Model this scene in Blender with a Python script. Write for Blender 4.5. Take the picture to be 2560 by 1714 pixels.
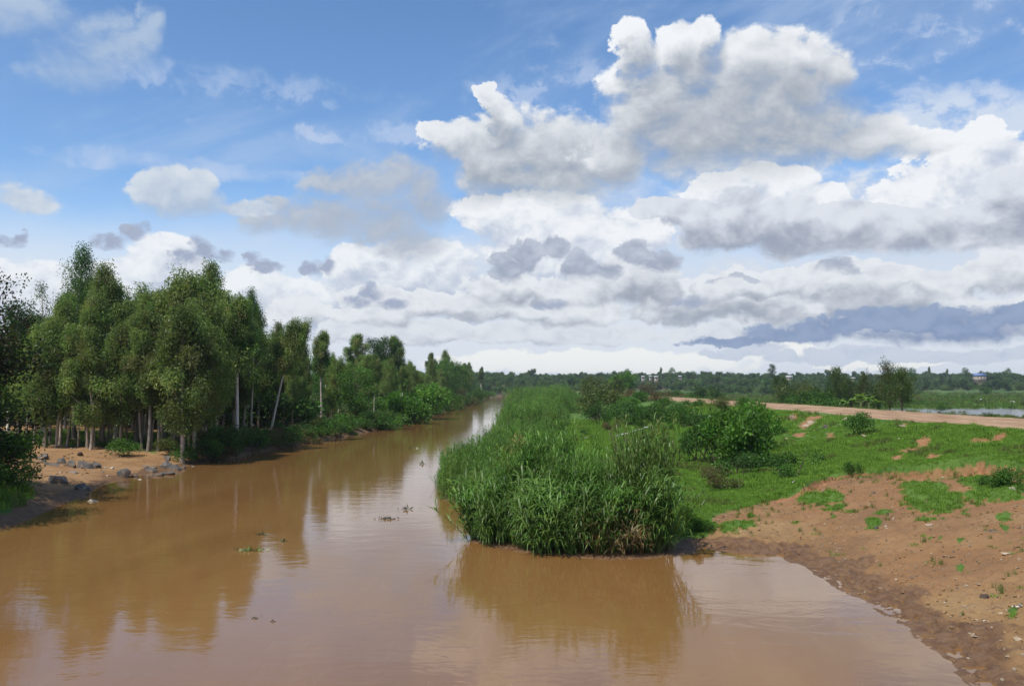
import bpy, math, random
import numpy as np

# ------------------------------------------------------------------ clearing
for o in list(bpy.data.objects):
    bpy.data.objects.remove(o, do_unlink=True)
SC = bpy.context.scene
COL = SC.collection
R = math.radians

# ------------------------------------------------------------------ camera
F, CX, CY, HOR = 853.0, 512.0, 342.5, 387.0      # focal length / centre / horizon row of a 1024 x 685 frame
EYE = 6.0                                        # bridge deck eye height above the river
PITCH = math.atan((HOR - CY) / F)
cam_d = bpy.data.cameras.new('camera')
cam_d.sensor_fit = 'HORIZONTAL'
cam_d.sensor_width = 36.0
cam_d.lens = 36.0 * F / 1024.0
cam_d.clip_start = 0.1
cam_d.clip_end = 20000.0
cam = bpy.data.objects.new('camera', cam_d)
COL.objects.link(cam)
cam.location = (0, 0, EYE)
cam.rotation_euler = (math.pi / 2 + PITCH, 0, 0)
SC.camera = cam

def ray(u, v):
    x, y, z = (u - CX) / F, 1.0, -(v - CY) / F
    c, s = math.cos(PITCH), math.sin(PITCH)
    return np.array([x, y * c - z * s, y * s + z * c])

# ------------------------------------------------------------------ world
SUN_EL, SUN_AZ = R(58), R(222)                   # azimuth clockwise from +Y : from the left, a little behind the viewer
world = bpy.data.worlds.new('World')
SC.world = world
world.use_nodes = True
NT = world.node_tree
NT.nodes.clear()
LK = NT.links

class N:
    """tiny expression layer over math nodes"""
    def __init__(self, s): self.s = s
    def __add__(a, b): return m('ADD', a, b)
    def __radd__(a, b): return m('ADD', b, a)
    def __sub__(a, b): return m('SUBTRACT', a, b)
    def __rsub__(a, b): return m('SUBTRACT', b, a)
    def __mul__(a, b): return m('MULTIPLY', a, b)
    def __rmul__(a, b): return m('MULTIPLY', b, a)

def put(sock, v):
    if isinstance(v, N): LK.new(v.s, sock)
    else: sock.default_value = v

def m(op, a, b=None, c=None, clamp=False):
    n = NT.nodes.new('ShaderNodeMath'); n.operation = op; n.use_clamp = clamp
    for i, v in enumerate((a, b, c)):
        if v is not None: put(n.inputs[i], v)
    return N(n.outputs[0])

def vm(op, a, b=None, c=None, out=0):
    n = NT.nodes.new('ShaderNodeVectorMath'); n.operation = op
    for i, v in enumerate((a, b, c)):
        if v is not None: put(n.inputs[i], v)
    return N(n.outputs[out])

def xyz(v):
    n = NT.nodes.new('ShaderNodeSeparateXYZ'); put(n.inputs[0], v)
    return [N(o) for o in n.outputs]

def comb(x, y, z=0.0):
    n = NT.nodes.new('ShaderNodeCombineXYZ')
    for i, v in enumerate((x, y, z)): put(n.inputs[i], v)
    return N(n.outputs[0])

def noise(vec, scale, detail, rough=0.55, dist=0.0):
    n = NT.nodes.new('ShaderNodeTexNoise'); n.noise_dimensions = '3D'
    put(n.inputs['Vector'], vec)
    n.inputs['Scale'].default_value = scale; n.inputs['Detail'].default_value = detail
    n.inputs['Roughness'].default_value = rough; n.inputs['Distortion'].default_value = dist
    return N(n.outputs['Fac']), N(n.outputs['Color'])

def puffs(vec, scale, detail, rough=0.5):
    n = NT.nodes.new('ShaderNodeTexVoronoi'); n.voronoi_dimensions = '3D'; n.feature = 'F1'
    n.normalize = True
    put(n.inputs['Vector'], vec)
    n.inputs['Scale'].default_value = scale; n.inputs['Detail'].default_value = detail
    n.inputs['Roughness'].default_value = rough; n.inputs['Lacunarity'].default_value = 2.1
    d = N(n.outputs['Distance'])
    return 1.0 - d

def sstep(x, a, b):
    n = NT.nodes.new('ShaderNodeMapRange'); n.interpolation_type = 'SMOOTHSTEP'; n.clamp = True
    put(n.inputs[0], x); put(n.inputs[1], a); put(n.inputs[2], b)
    return N(n.outputs[0])

def lerp_c(fac, a, b):
    n = NT.nodes.new('ShaderNodeMix'); n.data_type = 'RGBA'; n.clamp_factor = True
    put(n.inputs[0], fac)
    for i, v in ((6, a), (7, b)):
        if isinstance(v, N): LK.new(v.s, n.inputs[i])
        else: n.inputs[i].default_value = (*v[:3], 1)
    return N(n.outputs[2])

def srgb(r, g, b):
    f = lambda c: (c / 255 / 12.92) if c / 255 <= 0.04045 else ((c / 255 + 0.055) / 1.055) ** 2.4
    return (f(r), f(g), f(b))

tc = NT.nodes.new('ShaderNodeTexCoord')
DIR = vm('NORMALIZE', N(tc.outputs['Generated']))
dx, dy, dz = xyz(DIR)
AZ = m('ARCTAN2', dx, dy)
EL = m('ARCSINE', dz)
K = 500.0
P0 = comb(AZ * K, EL * K)                                 # sky chart: azimuth / elevation
LIGHT = (-0.004, -0.002, 0.0125)                          # a short step towards the sun
P1 = vm('ADD', P0, (-0.010 * K, 0.027 * K, 0))
D1 = vm('ADD', DIR, LIGHT)

def sky_pt(u, v):
    d = ray(u, v); d = d / np.linalg.norm(d)
    return math.atan2(d[0], d[1]) * K, math.asin(d[2]) * K

def sq(v): return vm('MULTIPLY', v, (1, 1, 1.35))
warp0 = noise(sq(DIR), 9.0, 3, 0.5)[1]
def warped(d, amt):
    return vm('ADD', sq(d), vm('MULTIPLY', vm('SUBTRACT', warp0, (0.5, 0.5, 0.5)), (amt, amt, amt)))
Q0, Q1 = warped(DIR, 0.05), warped(D1, 0.05)
VB0, VB1 = puffs(Q0, 20.0, 3.0, 0.55), puffs(Q1, 20.0, 3.0, 0.55)
VS0, VS1 = puffs(Q0, 46.0, 2.0, 0.5), puffs(Q1, 46.0, 2.0, 0.5)
FB0, FC0 = noise(Q0, 15.0, 8, 0.62)
FB1, FC1 = noise(Q1, 15.0, 8, 0.62)

WP = 34.0 * K / F
PW0 = vm('ADD', P0, vm('MULTIPLY', vm('SUBTRACT', FC0, (0.5, 0.5, 0.5)), (WP * 1.5, WP, 0)))
PW1 = vm('ADD', P1, vm('MULTIPLY', vm('SUBTRACT', FC1, (0.5, 0.5, 0.5)), (WP * 1.5, WP, 0)))


def blob_field(P, blobs, crease=0.35):
    best = None
    for (u, v, ru, rv) in blobs:
        x, y = sky_pt(u, v)
        s = K / F
        sx, sy = 1.0 / (ru * s * 0.95), 1.0 / (rv * s)
        q = vm('MULTIPLY_ADD', P, (sx, sy, 0), (-x * sx, -y * sy, 0))
        d = vm('DOT_PRODUCT', q, q, out=1)
        best = d if best is None else m('SMOOTH_MIN', best, d, crease)
    return 1.0 - m('MINIMUM', best, 6.0)

WTREE = NT
SHARED = dict(P0=PW0, P1=PW1, VB0=VB0, VB1=VB1, VS0=VS0, VS1=VS1, FB0=FB0, FB1=FB1)
def layer(under, blobs, white, grey, va=1.0, fa=1.5, soft=0.22, small=False, base=None, b0=0.35, sb=0.55, sn=1.0, b2=0.10, op=1.0, crease=0.35):
    """one sheet of cloud in front of what is already there: its own node group"""
    global NT, LK
    g = bpy.data.node_groups.new('cloud', 'ShaderNodeTree')
    itf = g.interface
    itf.new_socket('Under', in_out='INPUT', socket_type='NodeSocketColor')
    for k in ('P0', 'P1'): itf.new_socket(k, in_out='INPUT', socket_type='NodeSocketVector')
    for k in ('n0', 'n1', 'f0', 'f1'): itf.new_socket(k, in_out='INPUT', socket_type='NodeSocketFloat')
    itf.new_socket('Color', in_out='OUTPUT', socket_type='NodeSocketColor')
    NT, LK = g, g.links
    gi = NT.nodes.new('NodeGroupInput'); go = NT.nodes.new('NodeGroupOutput')
    U_, p0, p1, n0, n1, f0, f1 = [N(o) for o in gi.outputs[:7]]
    s0, s1 = blob_field(p0, blobs, crease), blob_field(p1, blobs, crease)
    d0 = s0 + (n0 - 0.62) * va + (f0 - 0.5) * fa
    if base is not None:
        vb, kk = base
        _, yb = sky_pt(512, vb)
        d0 = m('MINIMUM', d0, (xyz(p0)[1] - yb) * (kk / 10.0) + (n0 - 0.62) * va * 0.6)
    sh = m('MINIMUM', m('MAXIMUM', s0 - s1, -1.5), 1.5) * sb + ((n0 - n1) * va + (f0 - f1) * fa) * sn + b0 - m('MAXIMUM', s0, 0.0) * b2
    sh = sstep(sh, 0.0, 1.0)
    a = sstep(d0, -0.04, (1.0 - sh) * (soft * 2.7) + soft * 0.65)
    if op != 1.0: a = a * op
    LK.new(lerp_c(a, U_, lerp_c(sh, grey, white)).s, go.inputs[0])
    NT, LK = WTREE, WTREE.links
    n = NT.nodes.new('ShaderNodeGroup'); n.node_tree = g
    t = 'VS' if small else 'VB'
    for sock, v in zip(n.inputs, (under, SHARED['P0'], SHARED['P1'], SHARED[t + '0'], SHARED[t + '1'], SHARED['FB0'], SHARED['FB1'])): LK.new(v.s, sock)
    return N(n.outputs[0])

S = 10.0                                                   # clouds are written as finished radiance, background strength is 1/S
def C(r, g, b, k=1.0):
    c = srgb(r, g, b); return tuple(x * S * k for x in c)

sky = NT.nodes.new('ShaderNodeTexSky')
sky.sky_type = 'NISHITA'; sky.sun_disc = False
sky.sun_elevation = SUN_EL; sky.sun_rotation = SUN_AZ
sky.air_density = 1.0; sky.dust_density = 0.6; sky.ozone_density = 2.5; sky.altitude = 1200
n = NT.nodes.new('ShaderNodeHueSaturation'); LK.new(sky.outputs[0], n.inputs['Color'])
n.inputs['Saturation'].default_value = 1.12; n.inputs['Value'].default_value = 1.72
img = N(n.outputs[0])

# thin high streaks
st_v = vm('ADD', vm('MULTIPLY', DIR, (1.0, 1.0, 3.4)), comb(0.0, 0.0, dx * -1.1))
st, stc = noise(st_v, 3.0, 8, 0.60, 0.4)
cir = sstep(st, 0.40, 0.72) * 0.55
img = lerp_c(cir, img, C(186, 206, 234))
# white haze towards the horizon
hazen = noise(vm('MULTIPLY', DIR, (1, 1, 2.0)), 5.0, 4, 0.5)[0]
ely = xyz(P0)[1] + (hazen - 0.5) * 40.0
img = lerp_c(1.0 - sstep(ely, 40.0, 112.0), img, C(222, 230, 240))
plain_sky = img

W = C(243, 246, 250)
rs = random.Random(3)
def heap(u0, u1, v0, v1, n, ru, rv):
    """a run of heaped-up cloud heads"""
    out = []
    for k in range(n):
        f = rs.uniform(.6, 1.35)
        out.append((u0 + (u1 - u0) * (k + rs.uniform(.1, .9)) / n, rs.uniform(v0, v1), ru * f * rs.uniform(.8, 1.3), rv * f))
    return out
# haze banks
img = layer(img, [(900, 225, 260, 95), (700, 265, 330, 75), (960, 140, 120, 50)], C(216, 226, 241), C(190, 206, 234), va=0.8, fa=2.0, soft=1.2, b0=0.6, op=0.85)
img = layer(img, [(940, 45, 150, 60), (860, 90, 90, 40), (560, 110, 110, 60), (250, 90, 150, 22), (330, 130, 180, 16), (190, 165, 150, 12)], C(200, 214, 238), C(170, 192, 230), va=1.0, fa=4.0, soft=2.6, b0=0.5, op=0.62)
img = layer(img, [(600, 200, 80, 50), (700, 225, 120, 60), (820, 230, 120, 60), (940, 230, 120, 70), (760, 285, 260, 40), (480, 270, 120, 40)], C(232, 237, 244), C(196, 206, 222), va=0.8, fa=1.4, soft=0.8, b0=0.5, sb=.2, sn=.8, op=0.92)
# far bright cumulus
img = layer(img, [(985, 136, 22, 20), (968, 160, 36, 28), (935, 200, 60, 36), (1000, 200, 60, 50), (890, 212, 34, 18), (822, 196, 24, 15), (770, 188, 50, 24), (720, 196, 40, 20), (800, 212, 60, 18),
                  (560, 240, 90, 44), (520, 215, 60, 26), (610, 255, 50, 30), (640, 235, 34, 20)], W, C(192, 203, 222), va=1.5, fa=1.3, soft=0.2, b0=0.55, sb=0.25, sn=1.3, b2=0.0)
img = layer(img, [(165, 268, 44, 30), (255, 298, 60, 30), (310, 308, 60, 32), (352, 268, 34, 26), (400, 276, 50, 34), (440, 268, 36, 32), (470, 300, 50, 34), (140, 300, 90, 40), (40, 300, 90, 34)],
            C(240, 244, 249), C(184, 196, 216), va=1.3, fa=1.4, soft=0.30, b0=0.44, sb=0.28, sn=1.2, b2=0.04)
# horizon glow clouds
img = layer(img, [(590, 362, 190, 14), (770, 352, 60, 8), (880, 364, 60, 5)], C(246, 248, 246), C(216, 224, 232), va=0.8, fa=1.8, soft=0.6, small=True, b0=0.6)
# stacked fields of cumulus, farthest first
img = layer(img, heap(700, 1040, 350, 358, 9, 34, 7), C(206, 215, 229), C(170, 186, 213), va=1.0, fa=1.6, soft=0.6, small=True, b0=0.5, sb=.3)
img = layer(img, heap(350, 770, 328, 337, 11, 38, 11) + heap(730, 1040, 322, 336, 8, 40, 12), C(226, 231, 238), C(158, 170, 190), va=1.1, fa=1.1, soft=0.22, small=True, base=(345, 1.6), b0=0.36, sb=.36, sn=.60, crease=.10)
img = layer(img, heap(290, 700, 302, 318, 11, 34, 15) + heap(680, 1050, 292, 312, 9, 44, 18), C(232, 236, 242), C(156, 166, 182), va=1.1, fa=1.1, soft=0.22, small=True, base=(327, 1.2), b0=0.36, sb=.36, sn=.60, crease=.10)
img = layer(img, [(370, 296, 36, 14), (352, 300, 20, 10)] + heap(470, 720, 278, 298, 7, 32, 18) + heap(710, 1050, 272, 294, 8, 42, 17), C(232, 236, 242), C(155, 164, 180), va=1.1, fa=1.1, soft=0.22, small=True, base=(309, 1.0), b0=0.36, sb=.36, sn=.60, crease=.10)
img = layer(img, [(505, 268, 24, 16), (528, 256, 20, 16), (556, 250, 16, 10), (580, 268, 18, 16), (604, 274, 20, 12), (632, 252, 18, 13), (655, 262, 26, 14), (838, 274, 22, 12), (860, 282, 24, 8), (740, 284, 30, 9)],
            C(196, 204, 218), C(156, 166, 187), va=1.5, fa=1.6, soft=0.3, small=True, base=(284, 1.2), b0=0.34, sb=.16, sn=.8)
img = layer(img, heap(700, 830, 338, 343, 4, 44, 5) + heap(790, 1060, 316, 338, 11, 54, 11), C(150, 168, 198), C(104, 126, 168), va=0.8, fa=1.4, soft=0.6, small=True, b0=0.40, sb=.3)
# small dark shreds
img = layer(img, [(108, 242, 20, 8), (130, 234, 18, 10), (143, 229, 10, 8), (188, 259, 18, 7), (205, 250, 13, 11), (222, 257, 14, 7), (254, 260, 10, 8), (270, 268, 14, 6), (312, 266, 12, 8), (326, 260, 12, 10), (355, 300, 20, 9), (372, 291, 16, 11), (392, 302, 20, 7), (0, 244, 24, 6), (24, 240, 8, 6), (548, 302, 24, 8), (690, 300, 20, 8)],
            C(176, 187, 208), C(146, 158, 186), va=1.5, fa=2.4, soft=0.65, small=True, b0=0.42, sb=.10, sn=.6)
# the long grey bank on the right
img = layer(img, [(655, 210, 30, 12), (690, 214, 36, 16), (735, 206, 24, 18), (725, 236, 44, 22), (770, 226, 40, 22), (798, 215, 24, 14), (850, 220, 32, 18), (820, 242, 70, 20), (905, 226, 40, 20), (880, 246, 60, 20), (950, 244, 50, 22), (985, 228, 36, 26), (1020, 210, 40, 34), (1020, 245, 50, 26)],
            C(224, 229, 238), C(158, 167, 185), va=1.5, fa=1.0, soft=0.22, base=(268, 1.0), b0=0.40, sb=.32, sn=1.0, b2=0.10, crease=.15)
# thin clouds left of centre
img = layer(img, [(372, 182, 60, 26), (345, 184, 44, 20), (398, 176, 36, 26), (422, 184, 24, 26), (285, 220, 44, 20), (335, 217, 56, 26), (385, 222, 56, 30), (412, 240, 46, 24), (262, 226, 28, 14), (430, 208, 28, 22)],
            C(204, 212, 222), C(164, 175, 193), va=1.2, fa=1.8, soft=0.5, b0=0.38, sb=.13, sn=.5, op=0.93)
img = layer(img, [(168, 194, 38, 22), (172, 184, 22, 18), (204, 184, 18, 18), (192, 200, 38, 18), (245, 210, 30, 9), (15, 200, 38, 14)],
            C(222, 229, 236), C(168, 186, 210), va=1.2, fa=1.7, soft=0.42, b0=0.42, sb=.16, sn=.6, op=0.93)
img = layer(img, [(95, 48, 40, 32), (125, 42, 36, 26), (150, 28, 18, 22), (92, 72, 34, 24), (66, 62, 40, 26), (25, 14, 56, 24)],
            C(198, 213, 228), C(160, 182, 214), va=1.0, fa=1.7, soft=0.7, b0=0.50, sb=.14, sn=.4, op=0.68)
# middle cumulus and the big one above it
img = layer(img, [(491, 98, 13, 14), (506, 114, 22, 18), (436, 130, 14, 10), (465, 146, 38, 26), (512, 154, 74, 46), (562, 162, 78, 46), (490, 170, 50, 30), (540, 178, 72, 22), (610, 165, 40, 26), (472, 212, 22, 14), (458, 232, 18, 10), (486, 196, 22, 12)],
            C(236, 240, 245), C(158, 168, 182), va=1.3, fa=1.2, soft=0.36, base=(210, .5), b0=0.42, sb=.32, sn=.65, b2=0.14)
img = layer(img, [(628, 42, 19, 22), (640, 60, 24, 20), (672, 42, 24, 20), (702, 38, 20, 18), (690, 66, 44, 30), (745, 56, 42, 24), (792, 60, 46, 26), (832, 72, 26, 22), (660, 96, 66, 36), (740, 102, 108, 62), (690, 120, 110, 50),
                  (790, 95, 60, 40), (720, 140, 104, 40), (636, 120, 46, 34), (780, 146, 110, 26), (735, 165, 72, 30), (690, 158, 60, 26), (800, 128, 70, 40), (860, 136, 50, 22), (900, 145, 60, 16), (618, 152, 50, 24)],
            C(244, 247, 251), C(156, 166, 180), va=1.1, fa=0.9, soft=0.40, base=(196, .40), b0=0.46, sb=.36, sn=.60, b2=0.20)

# the rest of the sky, outside the view: scattered cumulus in the same light
gen0 = VB0 * 0.9 + FB0 * 1.3 + noise(sq(DIR), 3.0, 3, 0.5)[0] * 1.6
gen1 = VB1 * 0.9 + FB1 * 1.3 + noise(sq(D1), 3.0, 3, 0.5)[0] * 1.6
elK = xyz(P0)[1]
gd = gen0 - (2.25 - sstep(elK * -1.0, -230.0, -60.0) * 0.22)
ga = sstep(gd, 0.0, 0.16) * sstep(m('ABSOLUTE', AZ), 0.67, 0.80)
gs = sstep((gen0 - gen1) * 1.1 + 0.45 - m('MAXIMUM', gd, 0.0) * 0.35, 0.0, 1.0)
rest = lerp_c(ga, plain_sky, lerp_c(gs, C(164, 173, 190), C(240, 243, 247)))

def backdrop(c):
    b = NT.nodes.new('ShaderNodeBackground'); b.inputs['Strength'].default_value = 1.0 / S
    LK.new(c.s, b.inputs['Color']); return b.outputs[0]
mxs = NT.nodes.new('ShaderNodeMixShader')
put(mxs.inputs[0], m('GREATER_THAN', m('ABSOLUTE', AZ), 0.67))
LK.new(backdrop(img), mxs.inputs[1]); LK.new(backdrop(rest), mxs.inputs[2])
wo = NT.nodes.new('ShaderNodeOutputWorld')
LK.new(mxs.outputs[0], wo.inputs['Surface'])
world.cycles.sampling_method = 'MANUAL'
world.cycles.sample_map_resolution = 256

# ------------------------------------------------------------------ sun
sun_d = bpy.data.lights.new('sun', 'SUN')
sun_d.energy = 4.9
sun_d.angle = R(0.53)
sun_d.color = (1.0, 0.95, 0.87)
sun = bpy.data.objects.new('sun', sun_d)
COL.objects.link(sun)
sun.rotation_euler = (math.pi / 2 - SUN_EL, 0, -SUN_AZ + math.pi)
sun.location = (-40, -20, 60)

SC.view_settings.view_transform = 'Standard'
SC.view_settings.look = 'None'
SC.view_settings.gamma = 1.0
SC.view_settings.use_curve_mapping = False
SC.view_settings.exposure = 0.0
SC.render.engine = 'CYCLES'
SC.cycles.max_bounces = 6
SC.cycles.diffuse_bounces = 3
SC.cycles.glossy_bounces = 3
SC.cycles.transmission_bounces = 3
SC.cycles.transparent_max_bounces = 6
SC.cycles.use_denoising = True

# ================================================================== helpers
def use_tree(t):
    global NT, LK
    NT = t; LK = t.links

def tag(o, label=None, cat=None, group=None, kind=None):
    if label: o['label'] = label
    if cat: o['category'] = cat
    if group: o['group'] = group
    if kind: o['kind'] = kind
    return o

def mesh_np(name, V, faces, mat=None, col=None, smooth=False):
    """faces: (n,3) or (n,4) int array, or a list of such arrays"""
    if not isinstance(faces, (list, tuple)): faces = [faces]
    faces = [np.asarray(f, dtype=np.int32) for f in faces if len(f)]
    me = bpy.data.meshes.new(name)
    V = np.asarray(V, dtype=np.float32)
    me.vertices.add(len(V)); me.vertices.foreach_set('co', V.ravel())
    idx = np.concatenate([f.ravel() for f in faces])
    tot = np.concatenate([np.full(len(f), f.shape[1], dtype=np.int32) for f in faces])
    st = np.concatenate([[0], np.cumsum(tot)[:-1]]).astype(np.int32)
    me.loops.add(len(idx)); me.loops.foreach_set('vertex_index', idx)
    me.polygons.add(len(tot)); me.polygons.foreach_set('loop_start', st)
    if smooth: me.polygons.foreach_set('use_smooth', np.ones(len(tot), dtype=bool))
    me.update(calc_edges=True)
    if col is not None:
        a = me.color_attributes.new('tint', 'FLOAT_COLOR', 'POINT')
        c = np.ones((len(V), 4), dtype=np.float32); c[:, :col.shape[1]] = col
        a.data.foreach_set('color', c.ravel())
    if mat: me.materials.append(mat)
    return me

def link(name, me, parent=None, loc=None, rz=None, scale=None):
    o = bpy.data.objects.new(name, me)
    COL.objects.link(o)
    if parent is not None: o.parent = parent
    if loc is not None: o.location = loc
    if rz is not None: o.rotation_euler = (0, 0, rz)
    if scale is not None: o.scale = (scale,) * 3 if np.isscalar(scale) else scale
    return o

# ---- lattice noise in numpy
def _h(ix, iy, seed):
    n = (ix.astype(np.int64) * 374761393 + iy.astype(np.int64) * 668265263 + seed * 1442695041) & 0xffffffff
    n = ((n ^ (n >> 13)) * 1274126177) & 0xffffffff
    return ((n ^ (n >> 16)) & 0xffff) / 65535.0

def vnoise(x, y, seed=0):
    ix, iy = np.floor(x), np.floor(y)
    fx, fy = x - ix, y - iy
    fx = fx * fx * fx * (fx * (fx * 6 - 15) + 10); fy = fy * fy * fy * (fy * (fy * 6 - 15) + 10)
    a, b = _h(ix, iy, seed), _h(ix + 1, iy, seed)
    c, d = _h(ix, iy + 1, seed), _h(ix + 1, iy + 1, seed)
    return (a + (b - a) * fx) * (1 - fy) + (c + (d - c) * fx) * fy

def fbm(x, y, scale, octv=4, seed=0, gain=0.5):
    """about -1..1, feature size = scale metres"""
    t = 0.0; a = 1.0; s = 0.0
    cx, sx = 0.8, 0.6
    px, py = x / scale, y / scale
    for k in range(octv):
        t = t + a * (vnoise(px, py, seed + k * 17) * 2 - 1); s += a
        px, py = (px * cx - py * sx) * 2.03 + 3.1, (px * sx + py * cx) * 2.03 + 7.7
        a *= gain
    return t / s * 1.5

def ss(x, a, b):
    t = np.clip((x - a) / (b - a), 0, 1)
    return t * t * (3 - 2 * t)

def poly_sd(x, y, P, closed=True, nedge=None):
    """signed distance to a polygon, positive inside; only the first nedge edges count for the distance"""
    P = np.asarray(P, float); n = len(P)
    d = np.full(x.shape, 1e18); ins = np.zeros(x.shape, bool)
    for i in range(n):
        ax, ay = P[i]; bx, by = P[(i + 1) % n]
        ex, ey = bx - ax, by - ay
        if nedge is None or i < nedge:
            t = np.clip(((x - ax) * ex + (y - ay) * ey) / (ex * ex + ey * ey + 1e-12), 0, 1)
            d = np.minimum(d, (x - ax - t * ex) ** 2 + (y - ay - t * ey) ** 2)
        c = ((ay > y) != (by > y))
        if ay != by:
            ins ^= c & (x < ex * (y - ay) / (by - ay) + ax)
    return np.where(ins, 1, -1) * np.sqrt(d)

# ================================================================== the lie of the land
R_SHORE = [(7.6, -80), (8.0, 0), (8.7, 10), (9.15, 17.2), (9.5, 18.7), (9.75, 21.5), (9.85, 24.6), (9.8, 28.2), (9.3, 30.6), (7.4, 31.5), (6.5, 30.9),
           (4.4, 30.2), (3.0, 30.1), (1.2, 31.0), (-0.4, 32.0), (-1.6, 33.4), (-1.8, 36), (-1.6, 40), (-2.2, 43.5), (-3.6, 46), (-4.3, 51),
           (-4.5, 55), (-3.4, 60), (-2.6, 70), (-2.1, 100), (-1.5, 130), (-1.3, 230), (-0.6, 360), (0.6, 500), (8, 570), (40, 640), (140, 700), (420, 740), (1500, 760)]
R_LAND = R_SHORE + [(4000, 700), (4000, -80)]
L_SHORE = [(-27, -80), (-24.5, 0), (-23, 20), (-22, 36), (-22.2, 40), (-24.0, 48), (-25.2, 53), (-25.7, 57), (-25.0, 64), (-24.2, 69), (-23.4, 76), (-22.7, 87), (-19.8, 110),
           (-17.2, 138), (-16.8, 200), (-16.2, 341), (-14.5, 440), (-13.5, 530), (-6, 600), (30, 680), (130, 745), (420, 790), (1500, 815)]
L_LAND = L_SHORE + [(4000, 830), (4000, 6000), (-4000, 6000), (-4000, -80)]

XN = np.array([-8, 0, 5, 8, 12, 16, 20, 25, 29.5, 36, 44, 47, 51, 58, 80, 4000.])
YN = np.array([-80, 30, 40, 48, 60, 120, 300, 6000.])
ZT = np.array([
    [.3, .3, .3, .3, .60, 1.25, 1.90, 2.65, 3.20, 3.28, 3.2, 2.7, 1.6, 1.0, .92, .92],
    [.3, .3, .3, .3, .55, 1.20, 1.90, 2.65, 3.20, 3.28, 3.2, 2.7, 1.6, 1.0, .92, .92],
    [.45, .5, .55, .6, .9, 1.5, 2.15, 2.75, 3.25, 3.33, 3.25, 2.7, 1.6, 1.0, .92, .92],
    [.5, .6, .7, .75, .85, 1.1, 1.75, 2.6, 3.28, 3.36, 3.28, 2.7, 1.6, 1.0, .92, .92],
    [.55, .7, .75, .8, .9, 1.0, 1.4, 2.35, 3.30, 3.38, 3.3, 2.7, 1.6, 1.0, .92, .92],
    [.6, .8, .85, .9, 1.0, 1.2, 1.9, 2.75, 3.38, 3.46, 3.38, 2.8, 1.6, 1.0, .92, .92],
    [.6, .8, .9, 1.0, 1.1, 1.4, 2.0, 2.85, 3.45, 3.52, 3.45, 2.9, 1.7, 1.0, .92, .92],
    [.6, .8, .9, 1.0, 1.1, 1.4, 2.0, 2.85, 3.45, 3.52, 3.45, 2.9, 1.7, 1.0, .92, .92]])

def tab(x, y):
    i = np.clip(np.searchsorted(XN, x) - 1, 0, len(XN) - 2); j = np.clip(np.searchsorted(YN, y) - 1, 0, len(YN) - 2)
    fx = np.clip((x - XN[i]) / (XN[i + 1] - XN[i]), 0, 1); fy = np.clip((y - YN[j]) / (YN[j + 1] - YN[j]), 0, 1)
    return (ZT[j, i] * (1 - fx) + ZT[j, i + 1] * fx) * (1 - fy) + (ZT[j + 1, i] * (1 - fx) + ZT[j + 1, i + 1] * fx) * fy

def shore_wobble(x, y):
    return fbm(x, y, 2.2, 3, 5) * 0.16 + fbm(x, y, 0.38, 2, 9) * 0.11

def road_c(y):
    return 37.0 + 1.1 * np.sin(y / 60.0) + np.where(y > 260, (y - 260) ** 2 * 1.2e-4, 0)

def road_d(x, y):                              # distance from the middle of the road
    return np.abs(x - road_c(y))

POND = (150.0, 180.0, 95.0, 33.0)              # centre, half sizes of the flooded field
def base_h(x, y, dr, dl):
    zr = np.minimum(tab(x, y), np.interp(dr, [0, .5, 1.2, 2.5, 4.5, 7, 20], [0, .06, .16, .42, .85, 1.5, 9]))
    near = ss(y, 52, 42)
    a = np.interp(dl, [0, 1, 3, 7, 14, 30, 80, 400], [0, .14, .42, .75, 1.0, 1.35, 2.0, 3.0])
    b = np.interp(dl, [0, 1, 3, 6, 14, 30, 80, 400], [0, .45, 1.1, 1.6, 1.9, 2.1, 2.4, 3.0])
    c = np.interp(dl, [0, .6, 1.6, 4, 14, 30, 80, 400], [0, .35, .75, 1.0, 1.2, 1.4, 2.0, 3.0])
    steep = ss(y, 66, 74)
    zl = (a * (1 - near) + b * near) * (1 - steep) + c * steep
    z = np.where(dr > 0, zr, np.where(dl > 0, zl, -np.minimum(0.35 * np.minimum(np.abs(dr), np.abs(dl)), 1.2)))
    r = y + 0.10 * np.abs(x)
    hill = ss(r, 520, 1080) * (13.0 + 3.0 * fbm(x, y, 420, 3, 31)) - ss(r, 1150, 2400) * 10.0
    hill = hill + ss(r, 560, 700) * fbm(x, y, 90, 3, 33) * 1.1
    return z + np.where(np.maximum(dr, dl) > 0, np.maximum(hill, -2), 0)

def sd_pair(x, y):
    w = shore_wobble(x, y) * 1.15
    return poly_sd(x, y, R_LAND, nedge=len(R_SHORE) - 1) + w, poly_sd(x, y, L_LAND, nedge=len(L_SHORE) - 1) + w

def simple_h(x, y):
    x = np.atleast_1d(np.asarray(x, float)); y = np.atleast_1d(np.asarray(y, float))
    dr, dl = sd_pair(x, y)
    return base_h(x, y, dr, dl)

_T = np.concatenate([np.arange(8, 60, 0.1), np.arange(60, 200, 0.5), np.arange(200, 1600, 3.0)])
def hit(u, v, fn=None):
    """where the line of sight through a pixel of the photograph meets the ground (or the water)"""
    d = ray(u, v)
    x, y, z = d[0] * _T, d[1] * _T, EYE + d[2] * _T
    g = np.maximum((fn or simple_h)(x, y), 0.0)
    k = np.argmax(z <= g)
    if not (z <= g).any(): k = len(_T) - 1
    return np.array([x[k], y[k], g[k]])

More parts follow.
